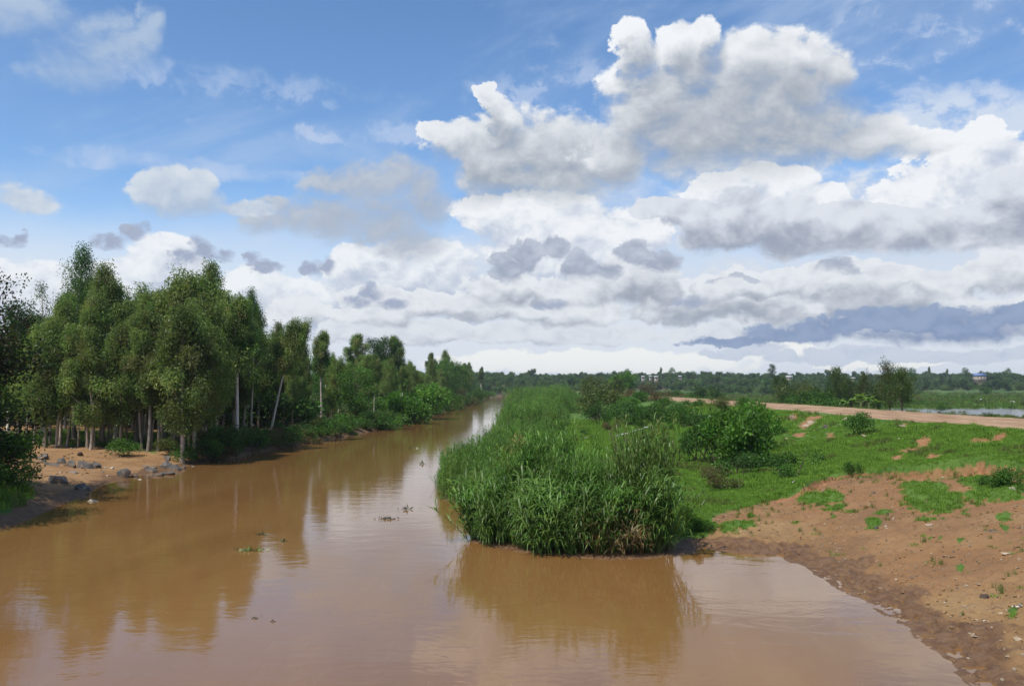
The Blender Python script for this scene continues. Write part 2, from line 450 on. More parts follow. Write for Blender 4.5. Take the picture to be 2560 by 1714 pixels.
# bare earth of the bay: the edge of the turf, left to right
TURF_EDGE = [hit(u, v)[:2] for u, v in ((690, 536), (703, 527), (717, 516), (745, 506), (770, 500), (796, 493), (812, 487), (830, 481), (853, 477), (885, 479), (918, 479),
                                        (945, 479), (966, 476), (984, 473), (1004, 478), (1024, 484))]
TURF_EDGE = [(6.2, 31.2)] + [tuple(p) for p in TURF_EDGE] + [(27, 30), (34, 20), (40, -80)]
SOIL = TURF_EDGE + [(6, -80), (6, 29)]
# scars worn into the turf slope: pixel centre, half width, half height, depth
SCARS = [(926, 440, 16, 5.5, .30), (1000, 434, 18, 5, .22), (988, 438, 26, 3.5, .15), (897, 457, 13, 3.5, .10), (932, 455, 12, 3, .12), (905, 427, 6, 2.5, .08), (868, 446, 8, 2, .05),
         (806, 424, 14, 3.0, .06), (800, 434, 12, 2.0, .04), (830, 436, 10, 2.5, .05), (815, 418, 18, 2.0, .04), (1020, 464, 10, 3, .06), (915, 448, 22, 2.5, .05), (985, 465, 14, 2, .04), (795, 417, 8, 3, .05)]
SCARS = [(hit(u, v), ru, rv, dp) for u, v, ru, rv, dp in SCARS]
# turf left standing on the bare earth
PATCH = [(920, 492, 18, 6), (935, 504, 20, 8), (915, 503, 12, 6), (1000, 487, 24, 7), (1016, 495, 16, 5), (853, 512, 11, 2.6), (838, 508, 14, 3), (804, 495, 10, 3), (826, 502, 14, 3), (876, 524, 7, 2.5), (884, 515, 5, 1.6),
         (1005, 518, 6, 3.5), (745, 524, 9, 3), (728, 526, 9, 3.5), (706, 527, 12, 7), (940, 544, 3, 1.6), (960, 545, 4, 2), (960, 570, 5, 2), (840, 503, 7, 2), (965, 515, 5, 2), (930, 540, 3, 1.2),
         (1006, 532, 4, 1.5), (925, 537, 6, 1.5), (795, 524, 5, 1.5), (833, 517, 4, 1.5), (1012, 612, 5, 3), (968, 571, 3, 1.5), (890, 513, 4, 1.2), (750, 517, 6, 1.5)]
PATCH = [(hit(u, v), ru, rv) for u, v, ru, rv in PATCH]

def ell(x, y, p, ru, rv):
    d = math.hypot(p[0], p[1])
    rx = ru * d / F; ry = rv * d * d / (F * max(EYE - p[2], 0.5))
    ux, uy = p[0] / d, p[1] / d
    a = (x - p[0]) * ux + (y - p[1]) * uy; b = -(x - p[0]) * uy + (y - p[1]) * ux
    return 1 - np.sqrt((a / max(ry, .2)) ** 2 + (b / max(rx, .1)) ** 2)

def surface(x, y, full=False):
    x = np.atleast_1d(np.asarray(x, float)); y = np.atleast_1d(np.asarray(y, float))
    dr, dl = sd_pair(x, y)
    z = base_h(x, y, dr, dl)
    land = np.maximum(dr, dl)
    on = np.clip(land / 2.0, 0, 1)
    nA = fbm(x, y, 9.0, 4, 41); nB = fbm(x, y, 1.3, 4, 43); nC = fbm(x, y, 0.30, 3, 47)
    far = ss(y, 80, 300)
    # road
    rd = road_d(x, y) + fbm(x, y, 5, 3, 51) * 0.9
    road = np.where(dr > 0, ss(rd, 6.9, 6.0), 0) * ss(y, 560, 480)
    rut = -0.05 * (np.exp(-((road_d(x, y) - 1.1) / .45) ** 2) + np.exp(-((road_d(x, y) - 3.0) / .5) ** 2))
    # bare earth
    sd = poly_sd(x, y, SOIL, nedge=len(TURF_EDGE) - 1) + nB * 0.35 + fbm(x, y, 4.0, 2, 53) * 0.5
    soil = np.where(dr > 0, ss(sd, -0.08, 0.10), 0)
    step = 0.55 * np.clip(0.65 + fbm(x, y, 3.5, 2, 57), 0.10, 1.3) * ss(x, 10, 15)
    z = z + np.where(dr > 0, (1 - soil) * ss(sd, -3.0, 0.0) * step - soil * ss(sd, 1.4, 0.0) * 0.10, 0)
    scar = np.zeros_like(x)
    for p, ru, rv, dp in SCARS:
        e = ell(x, y, p, ru * .66, rv * .70) + nB * 0.45 + nC * .35
        s = ss(e, 0.05, 0.45)
        scar = np.maximum(scar, s); z = z - dp * ss(e, 0.1, 0.55)
    scar = np.maximum(scar, np.where(dr > 0, ss(sd, 1.3 + nB * .5, .5 + nB * .5) * soil * ss(x, 10, 13) * np.clip(.75 + fbm(x, y, 2.5, 2, 59), 0, 1), 0))
    pat = np.zeros_like(x)
    for p, ru, rv in PATCH:
        e = ell(x, y, p, ru, rv) + nB * 0.75 + nC * .5
        s = ss(e, 0.1, 0.4)
        pat = np.maximum(pat, s); z = z + 0.10 * ss(e, 0.1, 0.7) * (soil > 0)
    soil = soil * (1 - pat)
    # wet margin
    mud_w = 1.65 + nA * 0.5 + nB * 0.6
    wet = np.where(dr > 0, ss(dr, mud_w + .5, mud_w - .5), ss(dl, 1.5 + nB * .5, 0.6 + nB * .5)) * (land > -3)
    # left beach
    bx = np.where(dl > 0, ss(dl + nA * 3 + nB, 44, 34) * ss(y + nA * 1.5 + nB, 43.5, 47), 0) * ss(y + nA * 6, 118, 100)
    litter = np.where(dl > 0, ss(y + nA * 3 + nB * 1.2, 69.5, 72.5) * ss(y + nA * 4, 96, 88) + ss(y, 104, 112), 0)
    bank = np.where(dl > 0, ss(y, 68, 73), 0)
    beach = bx * np.clip(1 - litter, 0, 1)
    # relief
    z = z + on * (nA * 0.10 + nB * 0.035 * (1 - far)) * (1 - road * 0.8) + nC * 0.012 * on * (1 - far)
    z = z + road * (rut + 0.015 * nB)
    clod = np.abs(fbm(x, y, 0.42, 3, 61)); hoof = np.minimum(fbm(x, y, 0.19, 2, 63) + .2, 0.0)
    sw = np.where(dr > 0, soil, 0) * np.where(y < 45, 1, 0)
    z = z + sw * ((1 - wet) * (0.075 * clod + 0.045 * nC + 0.10 * np.minimum(fbm(x, y, 0.33, 2, 67) + .45, 0)) + wet * ss(dr, 0.0, .5) * (0.24 * hoof + 0.05 * nC))
    bw = beach
    z = z + bw * (0.05 * clod)
    # flooded field east of the road
    ex = 1 - np.sqrt(((x - POND[0]) / POND[2]) ** 2 + ((y - POND[1]) / POND[3]) ** 2) + fbm(x, y, 22, 3, 71) * 0.22
    fl = ss(ex, 0.0, 0.25)
    z = np.where(fl > 0, z * (1 - fl) + fl * (0.80 + 0.16 * fbm(x, y, 7.0, 4, 73) + 0.05 * fbm(x, y, 1.6, 2, 75)), z)
    if not full: return z
    grass = np.clip(1 - soil - road - scar - beach, 0, 1)
    return dict(z=z, dr=dr, dl=dl, soil=soil, road=road, scar=scar, wet=wet, beach=beach, litter=np.clip(litter, 0, 1) * (dl > 0), bank=bank, grass=grass, pond=fl, sd=sd, pat=pat)

def axis(segs):
    out = []
    for a, b, h in segs: out.append(np.arange(a, b, h))
    return np.concatenate(out)

def grow(a, b, h, f):
    out = [a]
    while out[-1] < b:
        out.append(out[-1] + h); h *= f
    return np.array(out[1:])

xs = np.concatenate([-grow(64, 2600, .8, 1.12)[::-1], axis([(-64, -36, .8), (-36, -20, .26), (-20, -6, .7), (-6, 8, .30), (8, 13.5, .07), (13.5, 24, .13), (24, 46, .28), (46, 64, .6)]), [64], grow(64, 2600, .8, 1.10)])
ys = np.concatenate([axis([(-70, 14, 3.5), (14, 16, .3), (16, 26, .085), (26, 46, .13), (46, 80, .24), (80, 130, .6), (130, 220, 1.2)]), [220], grow(220, 2700, 1.5, 1.035)])
GX, GY = np.meshgrid(xs, ys)
D = surface(GX.ravel(), GY.ravel(), True)
nx, ny = len(xs), len(ys)
ii = np.arange(nx * ny).reshape(ny, nx)
quads = np.stack([ii[:-1, :-1], ii[:-1, 1:], ii[1:, 1:], ii[1:, :-1]], -1).reshape(-1, 4)
# keep what can lie above the river bed
zq = D['z'][quads].max(1)
quads = quads[zq > -1.0]

# ================================================================== materials
def newmat(name):
    mt = bpy.data.materials.new(name); mt.use_nodes = True
    mt.node_tree.nodes.clear()
    use_tree(mt.node_tree)
    return mt

def out_surf(sh):
    o = NT.nodes.new('ShaderNodeOutputMaterial'); LK.new(sh, o.inputs['Surface'])

def attr(name, out='Color'):
    a = NT.nodes.new('ShaderNodeAttribute'); a.attribute_name = name
    return N(a.outputs[out])

def objpos():
    return N(NT.nodes.new('ShaderNodeTexCoord').outputs['Object'])

def bump(h, strength, dist, nrm=None):
    b = NT.nodes.new('ShaderNodeBump'); put(b.inputs['Height'], h)
    b.inputs['Strength'].default_value = strength; b.inputs['Distance'].default_value = dist
    return b.outputs[0]

def principled(col, rough=0.8, spec=0.3, nrm=None):
    p = NT.nodes.new('ShaderNodeBsdfPrincipled')
    if isinstance(col, N): LK.new(col.s, p.inputs['Base Color'])
    else: p.inputs['Base Color'].default_value = (*col, 1)
    put(p.inputs['Roughness'], rough)
    p.inputs['Specular IOR Level'].default_value = spec
    if nrm is not None: LK.new(nrm, p.inputs['Normal'])
    return p.outputs[0]

def mulc(a, f):
    n = NT.nodes.new('ShaderNodeVectorMath'); n.operation = 'SCALE'
    put(n.inputs[0], a); put(n.inputs['Scale'], f); return N(n.outputs[0])

# ---- the ground
M_ground = newmat('ground')
P = objpos()
zA = attr('zone_a'); zB = attr('zone_b')
g_, wet_, road_ = xyz(zA); beach_, scar_, lit_ = xyz(zB)
n1, n1c = noise(P, 0.55, 6, 0.6); n2, _ = noise(P, 3.2, 6, 0.65); n3, _ = noise(P, 14.0, 5, 0.7); n4, _ = noise(P, 0.09, 4, 0.55)
soil = lerp_c(sstep(n1, 0.38, 0.66), (0.210, 0.120, 0.050), (0.275, 0.172, 0.078))
soil = lerp_c(sstep(n4, 0.45, 0.62) * 0.5, soil, (0.235, 0.112, 0.052))
soil = lerp_c(sstep(n3, 0.60, 0.76) * 0.5, soil, (0.33, 0.225, 0.115))
soil = lerp_c(sstep(n3, 0.44, 0.28) * 0.6, soil, (0.13, 0.07, 0.036))
soil = lerp_c(sstep(n2, 0.52, 0.70) * 0.55, soil, (0.165, 0.092, 0.046))
vor = NT.nodes.new('ShaderNodeTexVoronoi'); vor.inputs['Scale'].default_value = 9.0; put(vor.inputs['Vector'], P)
peb = sstep(N(vor.outputs['Distance']), 0.20, 0.13) * sstep(xyz(N(vor.outputs['Color']))[0], 0.80, 0.86)
soil = lerp_c(peb * 0.8, soil, lerp_c(xyz(N(vor.outputs['Color']))[1], (0.34, 0.25, 0.15), (0.25, 0.16, 0.095)))
n6, _ = noise(P, 0.24, 5, 0.6)
soil = lerp_c(sstep(n6, 0.50, 0.66) * 0.55, soil, (0.150, 0.085, 0.046))
red = lerp_c(sstep(n2, 0.35, 0.65), (0.24, 0.105, 0.048), (0.31, 0.17, 0.080))
mud = lerp_c(sstep(n2, 0.35, 0.65), (0.110, 0.058, 0.028), (0.175, 0.100, 0.050))
sand = lerp_c(sstep(n1, 0.35, 0.65), (0.225, 0.122, 0.052), (0.300, 0.176, 0.080))
sand = lerp_c(sstep(n2, 0.62, 0.75) * .5, sand, (0.25, 0.13, 0.06))
track = lerp_c(sstep(noise(vm('MULTIPLY', P, (1, .16, 1)), 0.9, 6, 0.62)[0], 0.35, 0.65), (0.235, 0.138, 0.074), (0.400, 0.266, 0.160))
track = lerp_c(sstep(n3, 0.6, 0.75) * .4, track, (0.30, 0.19, 0.12))
gr = lerp_c(sstep(n1, 0.33, 0.68), (0.062, 0.128, 0.018), (0.092, 0.168, 0.027))
gr = lerp_c(sstep(n3, 0.35, 0.70) * 0.55, gr, (0.036, 0.082, 0.013))
gr = lerp_c(sstep(n4, 0.50, 0.66) * 0.55, gr, (0.095, 0.160, 0.028))
far = sstep(xyz(P)[0], 46.0, 60.0)
n5, n5c = noise(vm('MULTIPLY', P, (1, .45, 1)), 0.045, 6, 0.62)
field_c = lerp_c(sstep(n5, 0.36, 0.62), (0.045, 0.095, 0.020), (0.088, 0.140, 0.034))
field_c = lerp_c(sstep(xyz(n5c)[0], 0.55, 0.68) * .7, field_c, (0.120, 0.105, 0.040))
field_c = lerp_c(sstep(xyz(n5c)[1], 0.58, 0.72) * .6, field_c, (0.030, 0.065, 0.018))
gr = lerp_c(far, gr, field_c)
leafl = lerp_c(sstep(n2, 0.4, 0.65), (0.050, 0.040, 0.020), (0.100, 0.065, 0.034))
jit = (n2 - 0.5) * 0.75 + (n3 - 0.5) * 0.75
c = soil
c = lerp_c(sstep(scar_ + jit, 0.40, 0.60), c, red)
c = lerp_c(sstep(beach_ + jit, 0.40, 0.60), c, sand)
c = lerp_c(sstep(road_ + jit * 0.8, 0.40, 0.60), c, track)
c = lerp_c(sstep(g_ + jit, 0.42, 0.62), c, gr)
c = lerp_c(sstep(lit_ + jit, 0.35, 0.65), c, lerp_c(sstep(n1, .5, .62), leafl, gr))
c = lerp_c(sstep(wet_ + jit * 0.7, 0.30, 0.72), c, mud)
rough = 0.92 - sstep(wet_ + jit * .5, 0.3, 0.9) * 0.28
h = n2 * 0.55 + n3 * 0.55 + peb * 0.25
out_surf(principled(c, rough, 0.25, bump(h, 0.75, 0.10)))

me = mesh_np('ground', np.stack([GX.ravel(), GY.ravel(), D['z']], 1), quads, M_ground, smooth=True)
for nm, (a, b, c_) in (('zone_a', ('grass', 'wet', 'road')), ('zone_b', ('beach', 'scar', 'litter'))):
    at = me.color_attributes.new(nm, 'FLOAT_COLOR', 'POINT')
    arr = np.stack([D[a], D[b], D[c_], np.ones_like(D['z'])], 1).astype(np.float32)
    at.data.foreach_set('color', arr.ravel())
ground = link('ground', me)
tag(ground, 'red earth river banks with green turf slope and flat plain behind', kind='structure')

# ---- the river
def ripples(P, far_k=1.0):
    w1, _ = noise(vm('MULTIPLY', P, (0.55, 1.0, 1)), 0.9, 4, 0.55, 0.6)
    w2, _ = noise(vm('MULTIPLY', P, (0.7, 1.0, 1)), 5.0, 3, 0.5, 0.3)
    patch, _ = noise(vm('MULTIPLY', P, (1.0, 0.35, 1)), 0.16, 3, 0.5)
    w3, _ = noise(vm('MULTIPLY', P, (0.25, 1.0, 1)), 1.7, 4, 0.6, 0.4)
    return w1, w2, w3, sstep(patch, 0.36, 0.62)

M_river = newmat('river')
P = objpos()
w1, w2, w3, pt = ripples(P)
fl, _ = noise(vm('MULTIPLY', P, (1.0, 0.18, 1)), 0.22, 5, 0.6, 0.8)
wc = lerp_c(sstep(fl, 0.35, 0.65), (0.185, 0.094, 0.031), (0.212, 0.110, 0.038))
fine, _ = noise(vm('MULTIPLY', P, (1.0, 0.22, 1)), 1.1, 6, 0.62, 1.2)
wc = lerp_c(sstep(fine, 0.585, 0.60) * sstep(fine, 0.625, 0.605) * 0.12, wc, (0.30, 0.19, 0.10))
hh = w1 * 0.020 + w2 * 0.0045 * (pt * 1.2 + 0.30) + w3 * 0.008 * (pt + 0.1)
p = NT.nodes.new('ShaderNodeBsdfPrincipled')
LK.new(wc.s, p.inputs['Base Color']); p.inputs['Roughness'].default_value = 0.05; p.inputs['IOR'].default_value = 1.36
LK.new(bump(hh, 0.42, 1.0), p.inputs['Normal'])
out_surf(p.outputs[0])
wx = np.array([-90, -30, 0, 30, 1500.]); wy = np.array([-80, 0, 60, 200, 500, 900.])
WX, WY = np.meshgrid(wx, wy); wi = np.arange(WX.size).reshape(WX.shape)
river = link('river', mesh_np('river', np.stack([WX.ravel(), WY.ravel(), 0 * WX.ravel()], 1), np.stack([wi[:-1, :-1], wi[:-1, 1:], wi[1:, 1:], wi[1:, :-1]], -1).reshape(-1, 4), M_river))
tag(river, 'wide muddy brown river with reflections and light ripples', kind='structure')

M_pond = newmat('pond_water')
P = objpos()
p = NT.nodes.new('ShaderNodeBsdfPrincipled')
p.inputs['Base Color'].default_value = (0.10, 0.085, 0.06, 1); p.inputs['Roughness'].default_value = 0.10; p.inputs['IOR'].default_value = 1.333
LK.new(bump(noise(P, 1.2, 4)[0] * 0.02, 0.5, 1.0), p.inputs['Normal'])
out_surf(p.outputs[0])
px0, px1, py0, py1 = 50, 250, 140, 222
V = [(px0, py0, .90), (px1, py0, .90), (px1, py1, .90), (px0, py1, .90)]
pond = link('flood_water', mesh_np('flood_water', V, [np.array([[0, 1, 2, 3]])], M_pond))
tag(pond, 'shallow flood water glinting between grass in the field beyond the road', kind='structure')

# ================================================================== vegetation: shapes
def zat(x, y):
    i = int(np.clip(np.searchsorted(xs, x) - 1, 0, nx - 2)); j = int(np.clip(np.searchsorted(ys, y) - 1, 0, ny - 2))
    fx = (x - xs[i]) / (xs[i + 1] - xs[i]); fy = (y - ys[j]) / (ys[j + 1] - ys[j])
    Z = D['z'].reshape(ny, nx)
    return float((Z[j, i] * (1 - fx) + Z[j, i + 1] * fx) * (1 - fy) + (Z[j + 1, i] * (1 - fx) + Z[j + 1, i + 1] * fx) * fy)

def zone(key, x, y):
    i = np.clip(np.searchsorted(xs, x), 0, nx - 1); j = np.clip(np.searchsorted(ys, y), 0, ny - 1)
    return D[key].reshape(ny, nx)[j, i]

def hitg(u, v):
    """like hit(), on the finished ground"""
    d = ray(u, v)
    t = _T; x, y, z = d[0] * t, d[1] * t, EYE + d[2] * t
    i = np.clip(np.searchsorted(xs, x), 0, nx - 1); j = np.clip(np.searchsorted(ys, y), 0, ny - 1)
    g = np.maximum(D['z'].reshape(ny, nx)[j, i], 0)
    k = np.argmax(z <= g) if (z <= g).any() else len(t) - 1
    return float(x[k]), float(y[k]), float(g[k])

def nrm(a): return a / np.maximum(np.linalg.norm(a, axis=-1, keepdims=True), 1e-9)

def leaf_quads(c, d, L, Wd, rng, flat=0.0):
    """kite-shaped leaves: base c, direction d, length L, width Wd"""
    d = nrm(d)
    r = rng.normal(size=d.shape); r[:, 2] *= (1 - flat)
    s = nrm(np.cross(d, r)); nn = np.cross(d, s)
    L = L[:, None]; Wd = Wd[:, None]
    mid = c + d * L * 0.45 + nn * L * 0.06
    V = np.stack([c, mid + s * Wd * .5, c + d * L, mid - s * Wd * .5], 1).reshape(-1, 3)
    Fq = np.arange(len(c) * 4).reshape(-1, 4)
    return V, Fq

def tube(path, rad, sides=6, cap=True):
    path = np.asarray(path, float); n = len(path)
    tan = np.gradient(path, axis=0); tan = nrm(tan)
    ref = np.array([1.0, 0.13, 0.07]); a = nrm(np.cross(tan, ref)); b = np.cross(tan, a)
    th = np.linspace(0, 2 * math.pi, sides, endpoint=False)
    ring = (np.cos(th)[None, :, None] * a[:, None, :] + np.sin(th)[None, :, None] * b[:, None, :]) * np.asarray(rad)[:, None, None] + path[:, None, :]
    V = ring.reshape(-1, 3)
    i = np.arange(n * sides).reshape(n, sides); j = np.roll(i, -1, axis=1)
    Fq = np.stack([i[:-1], j[:-1], j[1:], i[1:]], -1).reshape(-1, 4)
    return V, Fq

def join(parts):
    """parts: list of (V, F4, colour or None)"""
    Vs, Fs, Cs = [], [], []; o = 0
    for p in parts:
        V, Fq = p[0], p[1]
        Vs.append(V); Fs.append(Fq + o); o += len(V)
        if len(p) > 2 and p[2] is not None:
            c = np.asarray(p[2], float)
            Cs.append(np.tile(c, (len(V), 1)) if c.ndim == 1 else c)
    return np.concatenate(Vs), np.concatenate(Fs), (np.concatenate(Cs) if Cs else None)

# ---- leaf and bark materials
def leaf_mat(name, trans=0.30, gloss=0.10, var=0.35):
    mt = newmat(name)
    oi = NT.nodes.new('ShaderNodeObjectInfo')
    t = attr('tint')
    k = (N(oi.outputs['Random']) - 0.5) * var + 1.0
    c = mulc(t, k)
    d = NT.nodes.new('ShaderNodeBsdfDiffuse'); LK.new(c.s, d.inputs['Color'])
    tr = NT.nodes.new('ShaderNodeBsdfTranslucent')
    LK.new(vm('MULTIPLY', c, (1.25, 1.35, 0.7)).s, tr.inputs['Color'])
    mx = NT.nodes.new('ShaderNodeMixShader'); mx.inputs[0].default_value = trans
    LK.new(d.outputs[0], mx.inputs[1]); LK.new(tr.outputs[0], mx.inputs[2])
    if gloss:
        g = NT.nodes.new('ShaderNodeBsdfGlossy'); g.inputs['Roughness'].default_value = 0.45
        g.inputs['Color'].default_value = (0.8, 0.85, 0.8, 1)
        m2 = NT.nodes.new('ShaderNodeMixShader'); m2.inputs[0].default_value = gloss * 0.5
        LK.new(mx.outputs[0], m2.inputs[1]); LK.new(g.outputs[0], m2.inputs[2])
        out_surf(m2.outputs[0])
    else:
        out_surf(mx.outputs[0])
    return mt

M_leaf = leaf_mat('leaves', .46, .03)
M_reed = leaf_mat('reed_leaves', 0.36, 0.05, 0.60)
M_turf = leaf_mat('turf_blades', 0.25, 0.0, 0.4)

def bark_mat(name, c1, c2, c3):
    mt = newmat(name)
    P = objpos()
    n1, _ = noise(vm('MULTIPLY', P, (1, 1, 0.22)), 3.0, 5, 0.65)
    n2, _ = noise(vm('MULTIPLY', P, (1, 1, 0.15)), 14.0, 4, 0.6)
    c = lerp_c(sstep(n1, 0.38, 0.62), c1, c2)
    c = lerp_c(sstep(n2, 0.52, 0.70) * 0.7, c, c3)
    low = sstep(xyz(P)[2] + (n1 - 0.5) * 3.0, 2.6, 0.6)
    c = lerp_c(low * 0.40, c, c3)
    oi = NT.nodes.new('ShaderNodeObjectInfo')
    c = mulc(c, N(oi.outputs['Random']) * 0.9 + 0.35)
    out_surf(principled(c, 0.85, 0.2, bump(n2, 0.5, 0.03)))
    return mt

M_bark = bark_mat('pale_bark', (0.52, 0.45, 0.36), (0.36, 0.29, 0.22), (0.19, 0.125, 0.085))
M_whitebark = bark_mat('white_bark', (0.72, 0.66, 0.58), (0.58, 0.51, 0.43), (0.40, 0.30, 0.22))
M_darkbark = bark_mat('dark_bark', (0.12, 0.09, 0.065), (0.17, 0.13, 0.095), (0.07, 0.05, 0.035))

def clump_leaves(rng, C_, per, spread, L, Wd, d_fn, cols, jit=0.22, flat=0.0):
    """C_ (n,3) clump centres; spread (3,) or (n,3)"""
    n = len(C_)
    k = np.repeat(np.arange(n), per)
    off = np.clip(rng.normal(size=(len(k), 3)) * 0.55, -.95, .95)
    sp = np.asarray(spread, float); sp = sp if sp.ndim == 1 else sp[k]
    c = C_[k] + off * sp
    d = d_fn(rng, len(k), off)
    LL = L * rng.uniform(0.65, 1.3, len(k)); WW = Wd * rng.uniform(0.7, 1.25, len(k))
    V, Fq = leaf_quads(c, d, LL, WW, rng, flat)
    cc = np.asarray(cols)[rng.integers(0, len(cols), n)][k] * (1 + rng.normal(size=(len(k), 1)) * jit) * (1 + 0.20 * rng.normal(size=(n, 1)))[k]
    return V, Fq, np.repeat(np.clip(cc, 0.004, 0.6), 4, 0)

def droop(amount, out=0.5):
    def f(rng, n, off):
        d = rng.normal(size=(n, 3)) * 0.55 + nrm(off) * out
        d[:, 2] -= amount
        return d
    return f

EUC = np.array([(0.090, 0.150, 0.036), (0.108, 0.168, 0.042), (0.080, 0.130, 0.034), (0.130, 0.175, 0.050), (0.128, 0.140, 0.048), (0.094, 0.172, 0.040)]) * np.array([1.55, 1.44, 1.5])
EUC_D = np.array([(0.050, 0.118, 0.026), (0.042, 0.098, 0.022), (0.062, 0.135, 0.032), (0.054, 0.110, 0.024)])
EUC_P = np.array([(0.105, 0.150, 0.055), (0.090, 0.130, 0.050), (0.12, 0.145, 0.06)])
DARKB = np.array([(0.036, 0.078, 0.018), (0.046, 0.092, 0.020), (0.030, 0.064, 0.016)])
BRITE = np.array([(0.075, 0.175, 0.020), (0.090, 0.200, 0.026), (0.060, 0.150, 0.018), (0.105, 0.205, 0.030)])
MIDG = np.array([(0.060, 0.140, 0.024), (0.074, 0.160, 0.028), (0.050, 0.112, 0.020), (0.086, 0.166, 0.032)])
OLIVE = np.array([(0.100, 0.140, 0.036), (0.118, 0.146, 0.042), (0.084, 0.125, 0.032), (0.132, 0.136, 0.048)])
BROWN = np.array([(0.115, 0.085, 0.040), (0.095, 0.085, 0.036), (0.070, 0.085, 0.026), (0.135, 0.090, 0.045)])

def tree_shape(seed, H, cb, Rm, cols, n_limb=13, n_cl=120, per=165, lean=(0, 0), bend=0.35, rad=0.115, L=0.21, Wd=0.072, drp=0.95,
               top=0.30, tiers=None, spread=(.46, .46, .80), sides=7, broad=False):
    """returns (trunk V, F), (crown V, F, C); a tapered, slightly bent stem with limbs and hanging leaf sprays"""
    rng = np.random.default_rng(seed)
    t = np.linspace(0, 1, 12)
    ph = rng.uniform(0, 6.28, 2)
    px = lean[0] * t ** 1.1 * H + bend * np.sin(t * 4.2 + ph[0]) * t
    py = lean[1] * t ** 1.1 * H + bend * np.sin(t * 3.6 + ph[1]) * t
    path = np.stack([px - px[0], py - py[0], t * H * 0.97 - 0.25 * (1 - t)], 1)
    rr = rad * (1 - t) ** 0.75 + 0.018
    rr[0] *= 1.35
    wood = [tube(path, rr, sides)]
    def axis_at(h):
        return np.array([np.interp(h, path[:, 2], path[:, i]) for i in range(3)])
    def prof(f):                                        # crown radius along its height, f = 0..1
        if broad: r = math.sin(math.pi * min(max(f * 0.86 + 0.10, 0), 1)) ** 0.55
        else: r = (min(f / 0.28, 1) ** 0.7) * (max(1 - f, 0) ** 0.55) * 1.25
        if tiers: r *= 0.80 + 0.34 * math.cos(f * tiers * 6.283 + ph[0])
        return max(r, 0.10)
    C_ = []
    for k in range(n_limb):
        f = (k + rng.uniform(0, 1)) / n_limb * 0.94
        h = H * (cb + (1 - cb) * f * 0.92)
        az = k * 2.4 + rng.normal() * 0.5
        r = Rm * prof(f) * rng.uniform(0.65, 1.12)
        p0 = axis_at(h - r * 0.75 if h - r * 0.75 > H * 0.12 else h)
        e = axis_at(h) + np.array([math.cos(az) * r, math.sin(az) * r, r * 0.25])
        mid = (p0 + e) / 2 + np.array([0, 0, 0.12 * r]) + rng.normal(size=3) * 0.08
        pp = np.stack([p0, mid, e])
        tt = np.linspace(0, 1, 5)[:, None]
        cur = (1 - tt) ** 2 * p0 + 2 * tt * (1 - tt) * mid + tt ** 2 * e
        r0 = np.interp(p0[2], path[:, 2], rr) * 0.55
        wood.append(tube(cur, np.linspace(r0, 0.012, 5), 5))
        m_ = max(2, int(n_cl * 0.55 / n_limb))
        for q in range(m_):
            w = rng.uniform(0.45, 1.08)
            C_.append(axis_at(h) * (1 - w) + e * w + rng.normal(size=3) * np.array([.28, .28, .36]) * Rm * 0.32)
    while len(C_) < n_cl:
        f = rng.uniform(0, 1) ** 0.9
        h = H * (cb + (1 - cb) * f)
        az = rng.uniform(0, 6.283); r = Rm * prof(f) * math.sqrt(rng.uniform(0.15, 1.0)) * (0.78 + 0.32 * math.sin(az * 3 + f * 9 + ph[1]))
        C_.append(axis_at(min(h, H * .97)) + np.array([math.cos(az) * r, math.sin(az) * r, 0]))
    C_ = np.array(C_)
    C_[:, 2] = np.minimum(C_[:, 2], H * 0.985)
    sp = np.tile(np.array(spread), (len(C_), 1)) * rng.uniform(0.7, 1.25, (len(C_), 1)) * (Rm / 2.2) ** 0.5
    crown = clump_leaves(rng, C_, per, sp, L, Wd, droop(drp), cols)
    Vw, Fw, _ = join([(a, b, None) for a, b in wood])
    return (Vw, Fw), crown

def bush_shape(seed, w, h, cols, n_cl=46, per=46, L=0.17, Wd=0.09, drp=0.1, flat=0.3, lumps=5, spread=0.34, stems=7):
    rng = np.random.default_rng(seed)
    lc = np.stack([rng.uniform(-.42, .42, lumps) * w, rng.uniform(-.36, .36, lumps) * w, rng.uniform(.18, .72, lumps) * h], 1)
    lr = rng.uniform(.15, .38, lumps)
    C_ = []
    while len(C_) < n_cl:
        k = rng.integers(0, lumps)
        v = nrm(rng.normal(size=3)); v[2] = abs(v[2]) if rng.uniform() < .72 else v[2]
        p = lc[k] + v * lr[k] * np.array([w, w, h * 1.05]) * rng.uniform(0.72, 1.05)
        if 0.03 * h < p[2] < 1.02 * h: C_.append(p)
    C_ = np.array(C_)
    lv = clump_leaves(rng, C_, per, np.array([1, 1, .85]) * spread * (w / 2.4) ** .6, L, Wd, droop(drp, 0.9), cols, flat=flat)
    st = []
    for k in range(stems):
        e = C_[rng.integers(0, n_cl)]
        b = np.array([rng.normal() * .1 * w, rng.normal() * .1 * w, -0.1])
        st.append((*tube(np.stack([b, (b + e) / 2 + rng.normal(size=3) * .1, e]), [.035 * w / 2, .02 * w / 2, .008], 4), None))
    Vw, Fw, _ = join(st)
    return (Vw, Fw), lv

def make_plant(name, shape, loc, rz, scale, bark, leafm, label, cat, group=None, wood_name='trunk', crown_name='crown'):
    root = bpy.data.objects.new(name, None); COL.objects.link(root)
    root.location = loc; root.rotation_euler = (0, 0, rz); root.scale = (scale,) * 3
    (Vw, Fw), (Vc, Fc, Cc) = shape
    link(wood_name, mesh_np(wood_name, Vw, Fw, bark, smooth=True), root)
    link(crown_name, mesh_np(crown_name, Vc, Fc, leafm, Cc), root)
    tag(root, label, cat, group)
    return root

